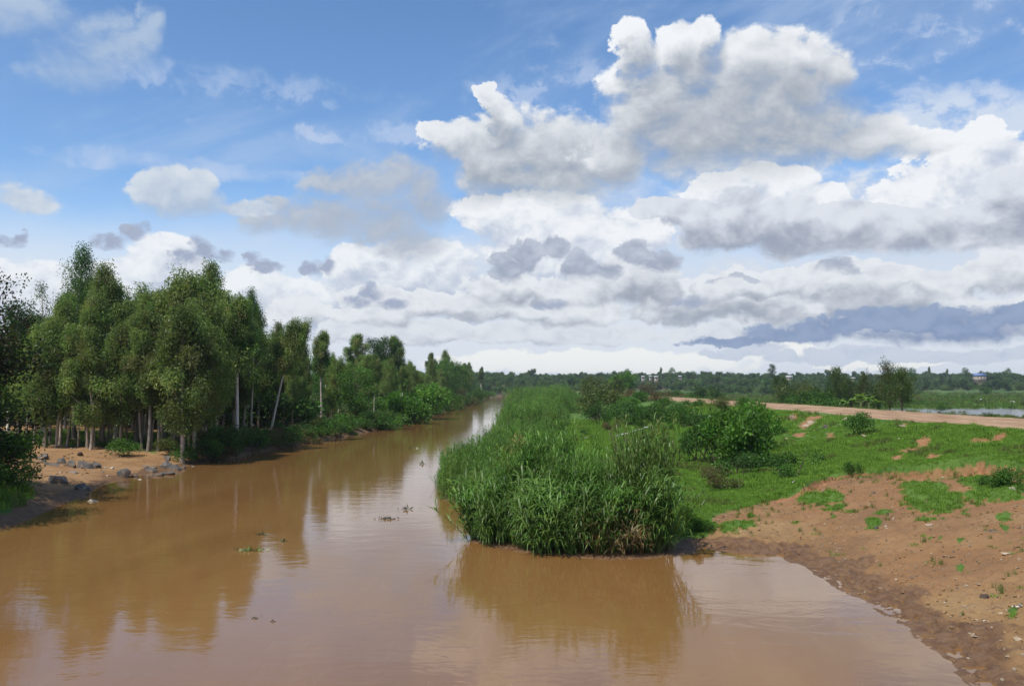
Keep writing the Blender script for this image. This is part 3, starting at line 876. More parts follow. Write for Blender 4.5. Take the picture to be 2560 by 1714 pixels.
class Kind:
    """one plant shape; the first call places the original, later calls copy it and its parts"""
    def __init__(self, name, shape, H, bark, leafm, cat, wood_name='trunk', crown_name='crown'):
        self.a = (name, shape, bark, leafm, cat, wood_name, crown_name); self.H = H; self.first = None
    def put(self, x, y, label, group=None, H=None, rz=None, z=None, squash=1.0):
        s = (H / self.H) if H else 1.0
        if z is None: z = zat(x, y) - 0.03
        if rz is None: rz = RND.uniform(0, 6.283)
        name, shape, bark, leafm, cat, wn, cn = self.a
        if self.first is None:
            self.first = r = make_plant(name, shape, (x, y, z), rz, s, bark, leafm, label, cat, group, wn, cn)
        else:
            r = self.first.copy(); COL.objects.link(r)
            for ch in self.first.children:
                c = ch.copy(); COL.objects.link(c); c.parent = r
            r.location = (x, y, z); r.rotation_euler = (0, 0, rz)
            r['label'] = label
            if group: r['group'] = group
            elif 'group' in r: del r['group']
        r.scale = (s * squash, s * squash, s)
        return r

RND = random.Random(7)

# ---- scattered ground cover (uncountable growth): one object each, points carrying copies of a few small meshes
def scatter(name, pts, rz, sc, idx, protos, label, tilt=None):
    me = bpy.data.meshes.new(name)
    me.vertices.add(len(pts)); me.vertices.foreach_set('co', np.asarray(pts, np.float32).ravel())
    a = me.attributes.new('turn', 'FLOAT_VECTOR', 'POINT')
    rv = np.zeros((len(pts), 3), np.float32); rv[:, 2] = rz
    if tilt is not None: rv[:, :2] = tilt
    a.data.foreach_set('vector', rv.ravel())
    a = me.attributes.new('size', 'FLOAT', 'POINT'); a.data.foreach_set('value', np.asarray(sc, np.float32))
    a = me.attributes.new('pick', 'INT', 'POINT'); a.data.foreach_set('value', np.asarray(idx, np.int32))
    o = link(name, me)
    c = bpy.data.collections.new(name + '_shapes')
    for k, p in enumerate(protos):
        po = bpy.data.objects.new('%s_shape_%02d' % (name, k), p); c.objects.link(po)
    ng = bpy.data.node_groups.new(name, 'GeometryNodeTree')
    ng.interface.new_socket('Geometry', in_out='INPUT', socket_type='NodeSocketGeometry')
    ng.interface.new_socket('Geometry', in_out='OUTPUT', socket_type='NodeSocketGeometry')
    gi = ng.nodes.new('NodeGroupInput'); go = ng.nodes.new('NodeGroupOutput')
    ip = ng.nodes.new('GeometryNodeInstanceOnPoints')
    ci = ng.nodes.new('GeometryNodeCollectionInfo')
    ci.inputs['Collection'].default_value = c; ci.inputs['Separate Children'].default_value = True; ci.inputs['Reset Children'].default_value = True
    def na(nm, ty):
        n = ng.nodes.new('GeometryNodeInputNamedAttribute'); n.data_type = ty; n.inputs['Name'].default_value = nm
        return n.outputs['Attribute']
    e2r = ng.nodes.new('FunctionNodeEulerToRotation')
    ng.links.new(gi.outputs[0], ip.inputs['Points']); ng.links.new(ci.outputs[0], ip.inputs['Instance'])
    ip.inputs['Pick Instance'].default_value = True
    ng.links.new(na('pick', 'INT'), ip.inputs['Instance Index'])
    ng.links.new(na('turn', 'FLOAT_VECTOR'), e2r.inputs[0]); ng.links.new(e2r.outputs[0], ip.inputs['Rotation'])
    ng.links.new(na('size', 'FLOAT'), ip.inputs['Scale'])
    ng.links.new(ip.outputs[0], go.inputs[0])
    md = o.modifiers.new(name, 'NODES'); md.node_group = ng
    tag(o, label, kind='stuff')
    return o

def reed_tuft(seed, n=9, H=3.6, spread=.38, cols=None, stiff=1.0, leaf=0.60, lw=0.034, leaves=18, dead=0.0, low=0.22, rise=0.28):
    rng = np.random.default_rng(seed); parts = []
    cols = REEDC if cols is None else cols
    for k in range(n):
        h = H * rng.uniform(.68, 1.05)
        b = np.array([rng.normal() * spread * .6, rng.normal() * spread * .6, -0.05])
        ln = rng.normal(size=2) * 0.10 * h / stiff
        t = np.linspace(0, 1, 6)
        path = np.stack([b[0] + ln[0] * t ** 1.7, b[1] + ln[1] * t ** 1.7, b[2] + h * t - .05 * h * t ** 3], 1)
        cc = cols[rng.integers(0, len(cols))] * rng.uniform(.8, 1.2)
        parts.append((*tube(path, np.linspace(.013, .005, 6), 3), cc * np.array([1.25, 1.0, .9])))
        m_ = leaves
        hh = np.sort(rng.uniform(low, 1.0, m_)); az = np.arange(m_) * 2.6 + rng.uniform(0, 6)
        for q in range(m_):
            p = np.array([np.interp(hh[q], t, path[:, i]) for i in range(3)])
            LL = leaf * rng.uniform(.7, 1.25) * (1.1 - .35 * hh[q]); W = lw * rng.uniform(.8, 1.3)
            o = np.array([math.cos(az[q]), math.sin(az[q]), 0]); s = np.array([-o[1], o[0], 0])
            up = rng.uniform(.6, 1.25) + rise; o = o / (1 + rise * .9)
            s1 = p + (o * .42 + np.array([0, 0, .42 * up])) * LL
            s2 = p + (o * .84 + np.array([0, 0, .50 * up])) * LL * .98
            dr_ = rng.uniform(.02, .42)
            s3 = p + (o * (1.22 - dr_ * .4) + np.array([0, 0, .44 * up - dr_])) * LL
            V = np.array([p - s * W * .35, p + s * W * .35, s1 - s * W * .5, s1 + s * W * .5, s2 - s * W * .4, s2 + s * W * .4, s3, s3 + s * 1e-3])
            Fq = np.array([[0, 1, 3, 2], [2, 3, 5, 4], [4, 5, 7, 6]])
            c2 = cc * rng.uniform(.75, 1.35)
            if rng.uniform() < dead + .25 * max(0, .35 - hh[q]): c2 = np.array([.26, .19, .085]) * rng.uniform(.6, 1.1)
            parts.append((V, Fq, c2))
    V, Fq, Cc = join(parts)
    return mesh_np('reed_tuft', V, Fq, M_reed, np.clip(Cc, .004, .6))

REEDC = np.array([(0.074, 0.165, 0.026), (0.100, 0.205, 0.036), (0.060, 0.140, 0.024), (0.128, 0.215, 0.046), (0.088, 0.175, 0.036), (0.110, 0.190, 0.040)])
DRYC = np.array([(0.25, 0.175, 0.075), (0.20, 0.15, 0.065), (0.12, 0.125, 0.04)])

def blade_tuft(seed, n, h, r, w, cols, lean=.5):
    rng = np.random.default_rng(seed)
    b = np.stack([rng.normal(size=n) * r * .6, rng.normal(size=n) * r * .6, np.full(n, -0.01)], 1)
    az = rng.uniform(0, 6.283, n); hh = h * rng.uniform(.5, 1.15, n); ln = rng.uniform(.1, 1, n) * lean
    o = np.stack([np.cos(az), np.sin(az), 0 * az], 1); s = np.stack([-np.sin(az), np.cos(az), 0 * az], 1)
    m1 = b + (o * ln[:, None] * .35 + np.array([0, 0, .62])) * hh[:, None]
    tp = b + (o * ln[:, None] + np.array([0, 0, .95])) * hh[:, None]
    V = np.stack([b - s * w * .5, b + s * w * .5, m1 + s * w * .4, m1 - s * w * .4, tp, tp + s * .001], 1).reshape(-1, 3)
    i = np.arange(n) * 6
    Fq = np.concatenate([np.stack([i, i + 1, i + 2, i + 3], 1), np.stack([i + 3, i + 2, i + 5, i + 4], 1)])
    cc = np.asarray(cols)[rng.integers(0, len(cols), n)] * rng.uniform(.75, 1.3, (n, 1))
    return mesh_np('grass_tuft', V, Fq, M_turf, np.repeat(cc, 6, 0))

# ================================================================== the grove on the left bank
GROVE = 'eucalyptus trees of the grove on the left bank'
def K_(name, seed, H, cb, Rm, cols, bark=None, **kw):
    return Kind(name, tree_shape(seed, H, cb, Rm, cols, **kw), H, bark or M_bark, M_leaf, 'tree')
E_A = K_('eucalyptus_tree', 11, 15, .26, 2.5, EUC, n_limb=15, n_cl=165, tiers=3)
E_B = K_('eucalyptus_tree', 12, 14, .30, 2.1, EUC, n_limb=13, n_cl=140, lean=(.05, .02), tiers=2)
E_C = K_('eucalyptus_tree', 13, 12, .27, 2.3, EUC, n_limb=13, n_cl=150, bend=.6)
E_D = K_('eucalyptus_tree', 14, 13, .34, 1.7, EUC, n_limb=11, n_cl=110, tiers=4, rad=.11)
E_G = K_('eucalyptus_tree', 15, 11, .24, 2.2, np.concatenate([EUC, OLIVE]), n_limb=12, n_cl=140, drp=.95)
E_T = K_('eucalyptus_tree', 16, 19, .36, 2.7, EUC_D, n_limb=16, n_cl=200, per=70, tiers=2, rad=.17, drp=.6)
E_P = K_('eucalyptus_tree', 17, 13, .45, 2.0, EUC_P, n_limb=10, n_cl=44, per=40, rad=.10, drp=1.1)
E_L = K_('eucalyptus_tree', 18, 12, .55, 1.7, EUC, M_whitebark, n_limb=10, n_cl=95, lean=(.22, .0), bend=.25, rad=.11)
E_S = K_('eucalyptus_tree', 19, 14, .52, 1.55, np.concatenate([EUC, EUC_D]), M_whitebark, n_limb=11, n_cl=110, rad=.15, bend=.2)
E_Y = K_('eucalyptus_tree', 23, 9, .42, 1.2, EUC, n_limb=9, n_cl=70, rad=.06, bend=.55, lean=(.05, -.03))
E_W = K_('eucalyptus_tree', 20, 14, .38, 2.1, EUC, M_whitebark, n_limb=12, n_cl=130, bend=1.0, rad=.15)
B_D = K_('broadleaf_tree', 21, 12, .25, 3.3, DARKB, M_darkbark, n_limb=14, n_cl=150, per=70, L=.24, Wd=.13, drp=.1, broad=True, rad=.24, spread=(.8, .8, .6))
B_M = K_('broadleaf_tree', 22, 10, .15, 3.0, MIDG, M_darkbark, n_limb=12, n_cl=130, per=60, L=.24, Wd=.14, drp=.1, broad=True, rad=.2, spread=(.8, .8, .6))

LMU = [(45, 'left end of the grove'), (70, 'pale thin-leaved eucalyptus'), (95, 'tallest dark tree'), (120, 'round-topped eucalyptus'), (142, 'yellowish drooping eucalyptus'), (165, 'white bent trunk'),
       (190, 'brownish-leaved tree over the rocks'), (212, 'highest knobbly top'), (240, 'thick white trunk'), (265, 'dark pointed eucalyptus'), (290, 'leaning pale trunk'), (400, 'thin-topped eucalyptus at the grove end')]
def landmark(table, v): return next(n for t, n in table if v < t or t == table[-1][0])
def grove_label(look, u, where): return '%s eucalyptus %s by the %s' % (look, where, landmark(LMU, u))
LMY = [(76, 'by the waterside rock pile'), (90, 'below the thick white trunk'), (104, 'below the leaning pale trunk'), (118, 'below the thin-topped grove end'), (134, 'below the lone slender eucalyptus'), (156, 'beside the elephant grass'),
       (180, 'under the bright green bushes'), (215, 'just beyond the bright green bushes'), (260, 'well beyond the bright green bushes'), (305, 'before the spire-shaped eucalyptus'), (370, 'past the spire-shaped eucalyptus'), (900, 'where the river narrows')]
def put_u(kind, u, y, vtop, label, group=None, rz=None, squash=1.0, dx=0.0):
    x = (u - CX) / F * y + dx
    z = zat(x, y)
    H = EYE + (HOR - vtop) * y / F - z
    return kind.put(x, y, label, group, H=H, rz=rz, squash=squash)

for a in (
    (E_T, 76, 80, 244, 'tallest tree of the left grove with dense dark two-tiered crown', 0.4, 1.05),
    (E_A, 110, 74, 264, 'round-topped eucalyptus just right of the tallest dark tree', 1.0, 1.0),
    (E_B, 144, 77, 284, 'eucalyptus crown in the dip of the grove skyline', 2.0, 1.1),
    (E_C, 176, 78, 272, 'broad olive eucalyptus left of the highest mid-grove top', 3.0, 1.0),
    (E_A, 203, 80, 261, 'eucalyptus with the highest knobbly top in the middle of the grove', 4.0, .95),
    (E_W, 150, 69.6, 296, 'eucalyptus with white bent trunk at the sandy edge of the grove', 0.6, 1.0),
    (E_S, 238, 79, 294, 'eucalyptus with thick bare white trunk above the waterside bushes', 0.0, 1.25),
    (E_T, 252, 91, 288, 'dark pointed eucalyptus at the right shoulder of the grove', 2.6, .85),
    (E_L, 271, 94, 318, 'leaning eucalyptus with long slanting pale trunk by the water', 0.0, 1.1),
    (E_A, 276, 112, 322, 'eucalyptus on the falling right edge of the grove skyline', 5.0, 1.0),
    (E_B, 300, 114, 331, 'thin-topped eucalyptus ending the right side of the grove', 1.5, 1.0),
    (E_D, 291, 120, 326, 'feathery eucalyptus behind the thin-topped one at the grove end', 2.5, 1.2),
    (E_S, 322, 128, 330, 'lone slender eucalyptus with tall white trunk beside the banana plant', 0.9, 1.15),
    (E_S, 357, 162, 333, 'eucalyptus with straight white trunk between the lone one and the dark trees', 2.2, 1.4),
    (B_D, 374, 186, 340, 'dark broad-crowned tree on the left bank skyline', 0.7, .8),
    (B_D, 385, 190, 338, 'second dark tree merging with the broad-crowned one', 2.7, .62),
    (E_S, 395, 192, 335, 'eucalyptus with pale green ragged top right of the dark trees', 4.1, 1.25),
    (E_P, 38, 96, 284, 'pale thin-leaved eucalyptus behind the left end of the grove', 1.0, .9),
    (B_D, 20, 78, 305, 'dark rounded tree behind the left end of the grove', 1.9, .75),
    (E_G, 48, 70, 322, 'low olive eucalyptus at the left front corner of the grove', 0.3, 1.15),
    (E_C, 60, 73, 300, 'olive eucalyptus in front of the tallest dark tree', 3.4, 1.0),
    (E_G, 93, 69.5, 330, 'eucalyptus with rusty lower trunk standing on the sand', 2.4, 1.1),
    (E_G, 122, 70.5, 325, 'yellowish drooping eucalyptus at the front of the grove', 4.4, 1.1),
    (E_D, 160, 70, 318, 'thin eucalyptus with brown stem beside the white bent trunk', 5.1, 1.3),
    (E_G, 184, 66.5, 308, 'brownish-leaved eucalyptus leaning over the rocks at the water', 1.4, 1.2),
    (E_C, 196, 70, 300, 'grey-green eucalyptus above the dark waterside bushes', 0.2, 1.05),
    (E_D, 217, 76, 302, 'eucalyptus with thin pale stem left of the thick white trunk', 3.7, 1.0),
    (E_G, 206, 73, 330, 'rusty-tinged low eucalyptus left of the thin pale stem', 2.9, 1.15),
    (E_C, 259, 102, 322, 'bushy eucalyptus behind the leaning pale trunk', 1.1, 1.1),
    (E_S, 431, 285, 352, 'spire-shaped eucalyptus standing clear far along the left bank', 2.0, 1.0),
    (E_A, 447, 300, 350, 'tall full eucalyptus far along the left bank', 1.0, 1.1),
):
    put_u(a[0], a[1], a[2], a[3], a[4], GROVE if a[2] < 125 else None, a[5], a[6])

for k in range(22):
    y = RND.uniform(69.8, 77); u = 44 + (k + RND.random()) * 6.8
    x = (u - CX) / F * y
    if float(zone('dl', x, y)) < 1.6: continue
    E_Y.put(x, y, grove_label('thin young', u, 'in the front row'), GROVE, H=RND.uniform(7.0, 10.5), squash=RND.uniform(.8, 1.1))

# stems and crowns filling the grove
kinds = [E_A, E_B, E_C, E_D, E_G, E_W]
LOOKS = ['full-crowned', 'slightly leaning', 'crooked', 'slim', 'low drooping', 'wavy-stemmed']
sky_u = [0, 20, 38, 55, 76, 95, 110, 128, 144, 160, 176, 190, 203, 222, 236, 252, 272, 290, 305, 330]
sky_v = [315, 308, 300, 292, 268, 275, 268, 285, 290, 282, 276, 272, 266, 285, 298, 292, 318, 330, 336, 360]
n_in = 0
spots = []
for k in range(900):
    y = RND.uniform(70.5, 112); u = RND.uniform(8, 300)
    x = (u - CX) / F * y
    dl = float(zone('dl', x, y))
    if dl < 2.2 + (y > 74) * 1.0: continue
    if y > 76 and y < 96 and u < 130 and RND.random() < .6: continue
    if any((x - a) ** 2 + (y - b) ** 2 < 3.4 for a, b in spots): continue
    if (u > 205 and y < 88) or (u > 250 and y < 100) or (135 < u < 166 and y < 73): continue
    spots.append((x, y))
    vt = np.interp(u, sky_u, sky_v) + RND.uniform(6, 46)
    front = y < 80
    kd = RND.choice(kinds)
    put_u(kd, u, y, vt, grove_label(LOOKS[kinds.index(kd)], u, 'at the front' if front else 'behind the front row' if y < 90 else 'deep in the shade'),
          GROVE if front else 'eucalyptus trees deep in the grove', squash=RND.uniform(1.0, 1.35))
    n_in += 1
    if n_in >= 84: break

# trees further along the left bank, standing back from the water
for k in range(96):
    y = 118 * (5.4 ** (k / 95.0)) * RND.uniform(.97, 1.03)
    sh = float(np.interp(y, [p[1] for p in L_SHORE if p[1] > -90][:18], [p[0] for p in L_SHORE][:18]))
    x = sh - (RND.uniform(3, 8 + y * .03) if k % 3 else RND.uniform(6, 16 + y * .10))
    u = CX + x / y * F
    vt = np.interp(u, [150, 300, 340, 372, 400, 420, 440, 455, 470, 485, 500, 520], [360, 352, 352, 352, 352, 364, 356, 359, 362, 366, 369, 371]) + RND.uniform(0, 14)
    H = EYE + (HOR - vt) * y / F - zat(x, y)
    if H < 4.5: continue
    bk = [E_A, E_B, E_C, E_D, E_S, B_M, E_P if RND.random() < .3 else E_A]
    kd = RND.choice(bk)
    kd.put(x, y, '%s %s tree of the left bank belt %s' % ('tall' if H > 11 else 'low', {id(E_A): 'full-crowned', id(E_B): 'leaning', id(E_C): 'crooked', id(E_D): 'slim', id(E_S): 'bare-stemmed', id(B_M): 'broad', id(E_P): 'pale thin'}[id(kd)], landmark(LMY, y)), 'trees of the belt along the left bank', H=H, squash=RND.uniform(.9, 1.3) if H > 9 else 1.35)

# ---- bushes
def BK(seed, w, h, cols, **kw):
    return Kind('bush', bush_shape(seed, w, h, cols, **kw), h, M_darkbark, M_leaf, 'bush', 'stems', 'foliage')
U_dark = BK(31, 3.2, 2.2, np.concatenate([DARKB, MIDG[:2]]))
U_mid = BK(32, 3.0, 2.0, MIDG)
U_brt = BK(33, 3.4, 2.4, BRITE, n_cl=80, per=60, L=.19, Wd=.11)
U_oli = BK(34, 2.8, 1.8, OLIVE, L=.20, Wd=.06, drp=.0)
U_brn = BK(35, 2.6, 1.8, BROWN, L=.16, Wd=.06)
U_low = BK(36, 2.8, 1.1, np.concatenate([MIDG, BRITE[:1]]), n_cl=50, per=44)
U_big = BK(37, 4.4, 3.4, np.concatenate([MIDG, DARKB[:1]]), n_cl=95, per=50, lumps=7)
U_leaf = BK(38, 3.6, 3.0, np.concatenate([BRITE * 1.15, BRITE, MIDG[:2]]), n_cl=110, per=66, L=.19, Wd=.125, lumps=8)

def bush_px(kind, u, v, hpx, label, group=None, wpx=None, y=None):
    """bush whose foot shows at pixel (u, v) and which is hpx pixels tall"""
    if y is None: x, y, z = hitg(u, v)
    else: x = (u - CX) / F * y
    H = hpx * y / F * 1.08
    sq = 1.0
    if wpx:
        sx = {id(U_dark): 3.2 / 2.2, id(U_mid): 1.5, id(U_brt): 3.4 / 2.4, id(U_oli): 2.8 / 1.8, id(U_brn): 2.6 / 1.8, id(U_low): 2.8 / 1.1, id(U_big): 4.4 / 3.4, id(U_leaf): 1.2}[id(kind)]
        sq = (wpx / hpx) / sx
    return kind.put(x, y, label, group, H=H, squash=sq)

def BLOOK(k): return {id(U_dark): 'dark', id(U_mid): 'mid green', id(U_brt): 'bright', id(U_oli): 'olive', id(U_brn): 'brownish', id(U_low): 'low spreading', id(U_big): 'large', id(U_leaf): 'broad-leaved'}[id(k)]
LB = 'bushes along the left waterline'
for a in (
    (U_dark, 200, 461, 22, 'dark bush at the water beside the pile of flat rocks', 30),
    (U_dark, 216, 459, 30, 'tall dark bush in front of the thick white trunk', 36),
    (U_mid, 212, 461, 13, 'small fresh green sprig bush before the tall dark bush', 18),
    (U_dark, 234, 456, 26, 'dark bush right of the fresh green sprig', 34),
    (U_dark, 250, 452, 24, 'dark bush overhanging the eroded bank', 34),
    (U_brn, 262, 450, 16, 'brownish bush on the eroded bank', 24),
    (U_oli, 278, 448, 14, 'grey-green drooping bush touching the water', 26),
    (U_mid, 292, 446, 20, 'green bush beyond the drooping one', 30),
    (U_brn, 306, 443, 14, 'reddish-brown scrub near the lone slender eucalyptus', 26),
    (U_mid, 318, 440, 18, 'bush at the foot of the lone slender eucalyptus', 28),
    (U_dark, 334, 437, 18, 'dark bush below the banana plant', 28),
    (U_mid, 350, 433, 18, 'rounded bush with a dark underside at the waterline', 30),
    (U_dark, 366, 430, 17, 'dark shrub before the pale green elephant grass', 26),
    (U_brt, 404, 421, 34, 'large bright green bush right of the elephant grass', 44),
    (U_leaf, 420, 418, 32, 'largest bright green bush leaning over the river bend', 42),
    (U_brt, 412, 404, 26, 'bright yellow-green bush behind the two large bright ones', 40),
    (U_mid, 436, 413, 24, 'mid green bush beyond the large bright ones', 34),
    (U_mid, 448, 409, 20, 'grey-green bush further along the left bank', 30),
    (U_brn, 462, 405, 15, 'brown-leaved bush near the river narrowing', 22),
    (U_mid, 472, 402.5, 16, 'last rounded bush before the river narrows', 22),
    (U_mid, 2, 462, 26, 'bright green bush at the foot of the dark left edge tree', 34),
    (U_brt, 16, 457, 22, 'low bright bush beside the first grey slab on the beach', 26),
):
    bush_px(a[0], a[1], a[2], a[3], a[4], LB, a[5])
for k in range(95):
    y = 66 * (7.4 ** (k / 94.0))
    sh = float(np.interp(y, [p[1] for p in L_SHORE][:18], [p[0] for p in L_SHORE][:18]))
    x = sh - (RND.uniform(-.2, 1.2) if k % 2 else RND.uniform(0.8, 4.5 + y * .012))
    kd = RND.choice([U_dark, U_mid, U_mid, U_oli, U_brn, U_low, U_brt if y > 125 else U_dark, U_big if y > 125 else U_mid])
    H = RND.uniform(1.0, 2.0) * (1 + .5 * min(max(y - 110, 0) / 80, 1.6))
    kd.put(x, y, '%s %s bush at the left waterline %s' % ('tall' if H > 1.9 else 'knee-high' if H < 1.3 else 'middling', BLOOK(kd), landmark(LMY, y)), 'tangled bushes lining the left bank', H=H, squash=RND.uniform(.9, 1.3))
for k in range(34):                                  # thicket behind the waterline beyond the grove
    y = 112 * (3.6 ** (k / 33.0)); sh = float(np.interp(y, [p[1] for p in L_SHORE][:18], [p[0] for p in L_SHORE][:18]))
    x = sh - RND.uniform(5, 14 + .05 * y)
    kd = RND.choice([U_big, U_mid, U_brt, U_leaf, U_dark])
    kd.put(x, y, '%s thicket bush back from the left water %s' % (BLOOK(kd), landmark(LMY, y)), 'thicket bushes behind the left waterline', H=RND.uniform(2.4, 4.2), squash=RND.uniform(.9, 1.3))
for k in range(30):                                  # undergrowth behind the grove
    u = RND.uniform(-5, 300); y = RND.uniform(100, 116)
    kd = RND.choice([U_big, U_dark])
    kd.put((u - CX) / F * y, y, '%s undergrowth bush seen between stems by the %s' % (BLOOK(kd), landmark(LMU, u)), 'undergrowth bushes behind the grove', H=RND.uniform(3.0, 5.0), squash=RND.uniform(1, 1.4))

for k, (x, y) in enumerate(((-9, 612), (-2, 618), (6, 628), (16, 640), (27, 648), (12, 660), (0, 640))):
    U_big.put(x, y, 'dark thicket bush closing off the far bend of the river, %s' % ('nearest the left bank' if k < 1 else 'foremost in the middle' if k == 1 else 'by the reeds' if k in (3, 4) else 'behind the foremost'), 'thicket bushes at the far river bend', H=5.5, squash=1.3)
# ---- the dark growth at the left edge of the view
EDGE = np.array([(0.030, 0.060, 0.016), (0.040, 0.075, 0.018), (0.055, 0.040, 0.028), (0.026, 0.050, 0.014)])
K_edge = K_('broadleaf_tree', 41, 9.0, .08, 3.6, EDGE, M_darkbark, n_limb=16, n_cl=230, per=95, L=.22, Wd=.12, drp=.1, broad=True, rad=.22, spread=(.75, .75, .6))
K_edge.put(-28.6, 43.5, 'dark broadleaf tree with reddish patches at the left edge of the river bend', H=9.0, rz=.6, squash=1.15)
K_edge.put(-26.3, 36.8, 'dark overhanging tree shading the near left bank', H=8.0, rz=2.6, squash=1.15)
K_twig = K_('broadleaf_tree', 42, 12.0, .42, 2.4, np.array([(.030, .034, .020), (.045, .030, .024), (.030, .045, .018)]), M_darkbark, n_limb=18, n_cl=70, per=22, L=.17, Wd=.10, drp=.2, broad=True, rad=.16, spread=(.5, .5, .45))
K_twig.put(-29.3, 47.5, 'sparse twiggy tree with small dark leaves against the sky at the left edge', H=12.2, rz=1.2)
U_big.put(-27.6, 45.5, 'dense dark green bush under the left edge tree', H=3.4)
U_dark.put(-25.6, 40.6, 'shaded bush hanging over the near left water', H=2.0)
U_low.put(-26.0, 44.2, 'low leafy scrub spreading onto the beach from the left edge', H=1.0)

# ================================================================== right bank: reeds
R_pts = np.random.default_rng(77)
def inside(P, n, rng):
    P = np.asarray(P, float); lo, hi = P.min(0), P.max(0); out = []
    while sum(len(o) for o in out) < n:
        q = rng.uniform(lo, hi, (n * 3, 2))
        out.append(q[poly_sd(q[:, 0], q[:, 1], P) > 0])
    return np.concatenate(out)[:n]
def ground_pts(q):
    return np.array([(a, b, max(zat(a, b), -.15)) for a, b in q])

tufts = [reed_tuft(1, H=3.5, cols=REEDC), reed_tuft(2, H=3.7, cols=REEDC * .8), reed_tuft(3, H=3.3, cols=REEDC * np.array([1.3, 1.1, 1.1])), reed_tuft(4, H=3.9, cols=REEDC, n=7, stiff=1.6)]
tall = [reed_tuft(s, H=4.1, cols=np.concatenate([REEDC * np.array([1.05, 1.0, 1.0]), REEDC, OLIVE * np.array([.95, 1.2, 1.0])]), stiff=2.0, leaves=15, low=.30, lw=.034, leaf=.5, n=7, rise=.75, spread=.5) for s in (5, 6)]
dry = [reed_tuft(s, H=1.5, cols=DRYC, stiff=.7, leaves=12, dead=.7, low=.1, n=10) for s in (7, 8)]
short = [reed_tuft(9, H=2.2, cols=REEDC, stiff=.8, leaves=15, low=.05, n=9, leaf=.62), reed_tuft(10, H=1.8, cols=np.concatenate([REEDC, REEDC * .75]), stiff=.55, leaves=13, low=.02, n=11, leaf=.55)]
pr = tufts + tall + dry + short                       # 0-3 leafy, 4-5 tall stiff, 6-7 dry, 8-9 short arching

NEAR = [(-1.35, 34.6), (-.5, 33.0), (.8, 32.1), (2.6, 31.3), (4.6, 31.3), (5.3, 31.8), (5.5, 33), (5.1, 35.0), (4.0, 36.6), (2.4, 37.6), (0, 38.6), (-1.2, 39)]
q = inside(NEAR, 470, R_pts)
u_ = CX + q[:, 0] / q[:, 1] * F
hs = np.interp(u_, [465, 490, 520, 560, 590, 612, 630, 645, 668, 690], [.56, .80, .92, .95, .84, .66, .72, .90, 1.08, 1.02]) * R_pts.uniform(.74, 1.12, len(q))
sdn = poly_sd(q[:, 0], q[:, 1], NEAR)
hs *= np.interp(sdn, [0, .5, 1.2], [.62, .88, 1.0])
cl_ = fbm(q[:, 0], q[:, 1], 1.7, 2, 201)
hs *= 0.95 + 0.26 * cl_
keep_ = (cl_ > -.55) | (R_pts.uniform(size=len(q)) < .35)
q, u_, hs, pk_n = q[keep_], u_[keep_], hs[keep_], int(keep_.sum())
pk = R_pts.integers(0, 4, len(q)); pk[(u_ > 640) & (R_pts.uniform(size=len(q)) < .75)] = 4 + R_pts.integers(0, 2)
ft = inside([(-1.5, 34.8), (-.9, 33.0), (.7, 31.8), (2.6, 30.9), (4.6, 30.9), (5.3, 31.4), (5.4, 32.2), (4.6, 31.8), (2.8, 31.9), (1.0, 32.7), (-.4, 33.9), (-.9, 35.3)], 120, R_pts)
u2 = CX + ft[:, 0] / ft[:, 1] * F
pk2 = np.where((u2 > 570) & (R_pts.uniform(size=len(ft)) < .28), 6 + R_pts.integers(0, 2, len(ft)), 8 + R_pts.integers(0, 2, len(ft)))
tq = inside([(4.3, 31.7), (5.0, 31.4), (5.4, 31.7), (5.6, 33), (5.0, 34.2), (4.2, 33.6)], 85, R_pts)
q = np.concatenate([q, tq]); hs = np.concatenate([hs, R_pts.uniform(.66, 1.16, 85) * np.interp(tq[:, 0], [4.2, 5.0, 5.8], [.74, .98, 1.06])]); pk = np.concatenate([pk, 4 + R_pts.integers(0, 2, 85)])
allq = np.concatenate([q, ft])
n_ = len(allq)
turn_ = R_pts.uniform(0, 6.28, n_); tilt_ = R_pts.normal(size=(n_, 2)) * .13
cx_, cy_ = 2.2, 35.0                                   # the outermost tufts bow out over the water
ox, oy = allq[:, 0] - cx_, allq[:, 1] - cy_
edge_ = np.arange(n_) >= n_ - len(ft); edge_[:len(q)] |= poly_sd(q[:, 0], q[:, 1], NEAR) < .45
edge_ &= ~((allq[:, 0] > 4.2) & ~(np.arange(n_) >= n_ - len(ft)))
turn_ = np.where(edge_, np.arctan2(ox, -oy) + R_pts.normal(size=n_) * .5, turn_)
tilt_[:, 0] = np.where(edge_, np.abs(R_pts.normal(size=n_)) * .20 + .04, tilt_[:, 0])
scatter('reed_bed', ground_pts(allq), turn_, np.concatenate([hs, R_pts.uniform(.55, 1.35, len(ft)) * np.where(u2 > 570, 1.08, 1)]), np.concatenate([pk, pk2]), pr,
        'dense clump of tall green reeds jutting into the river', tilt=tilt_)

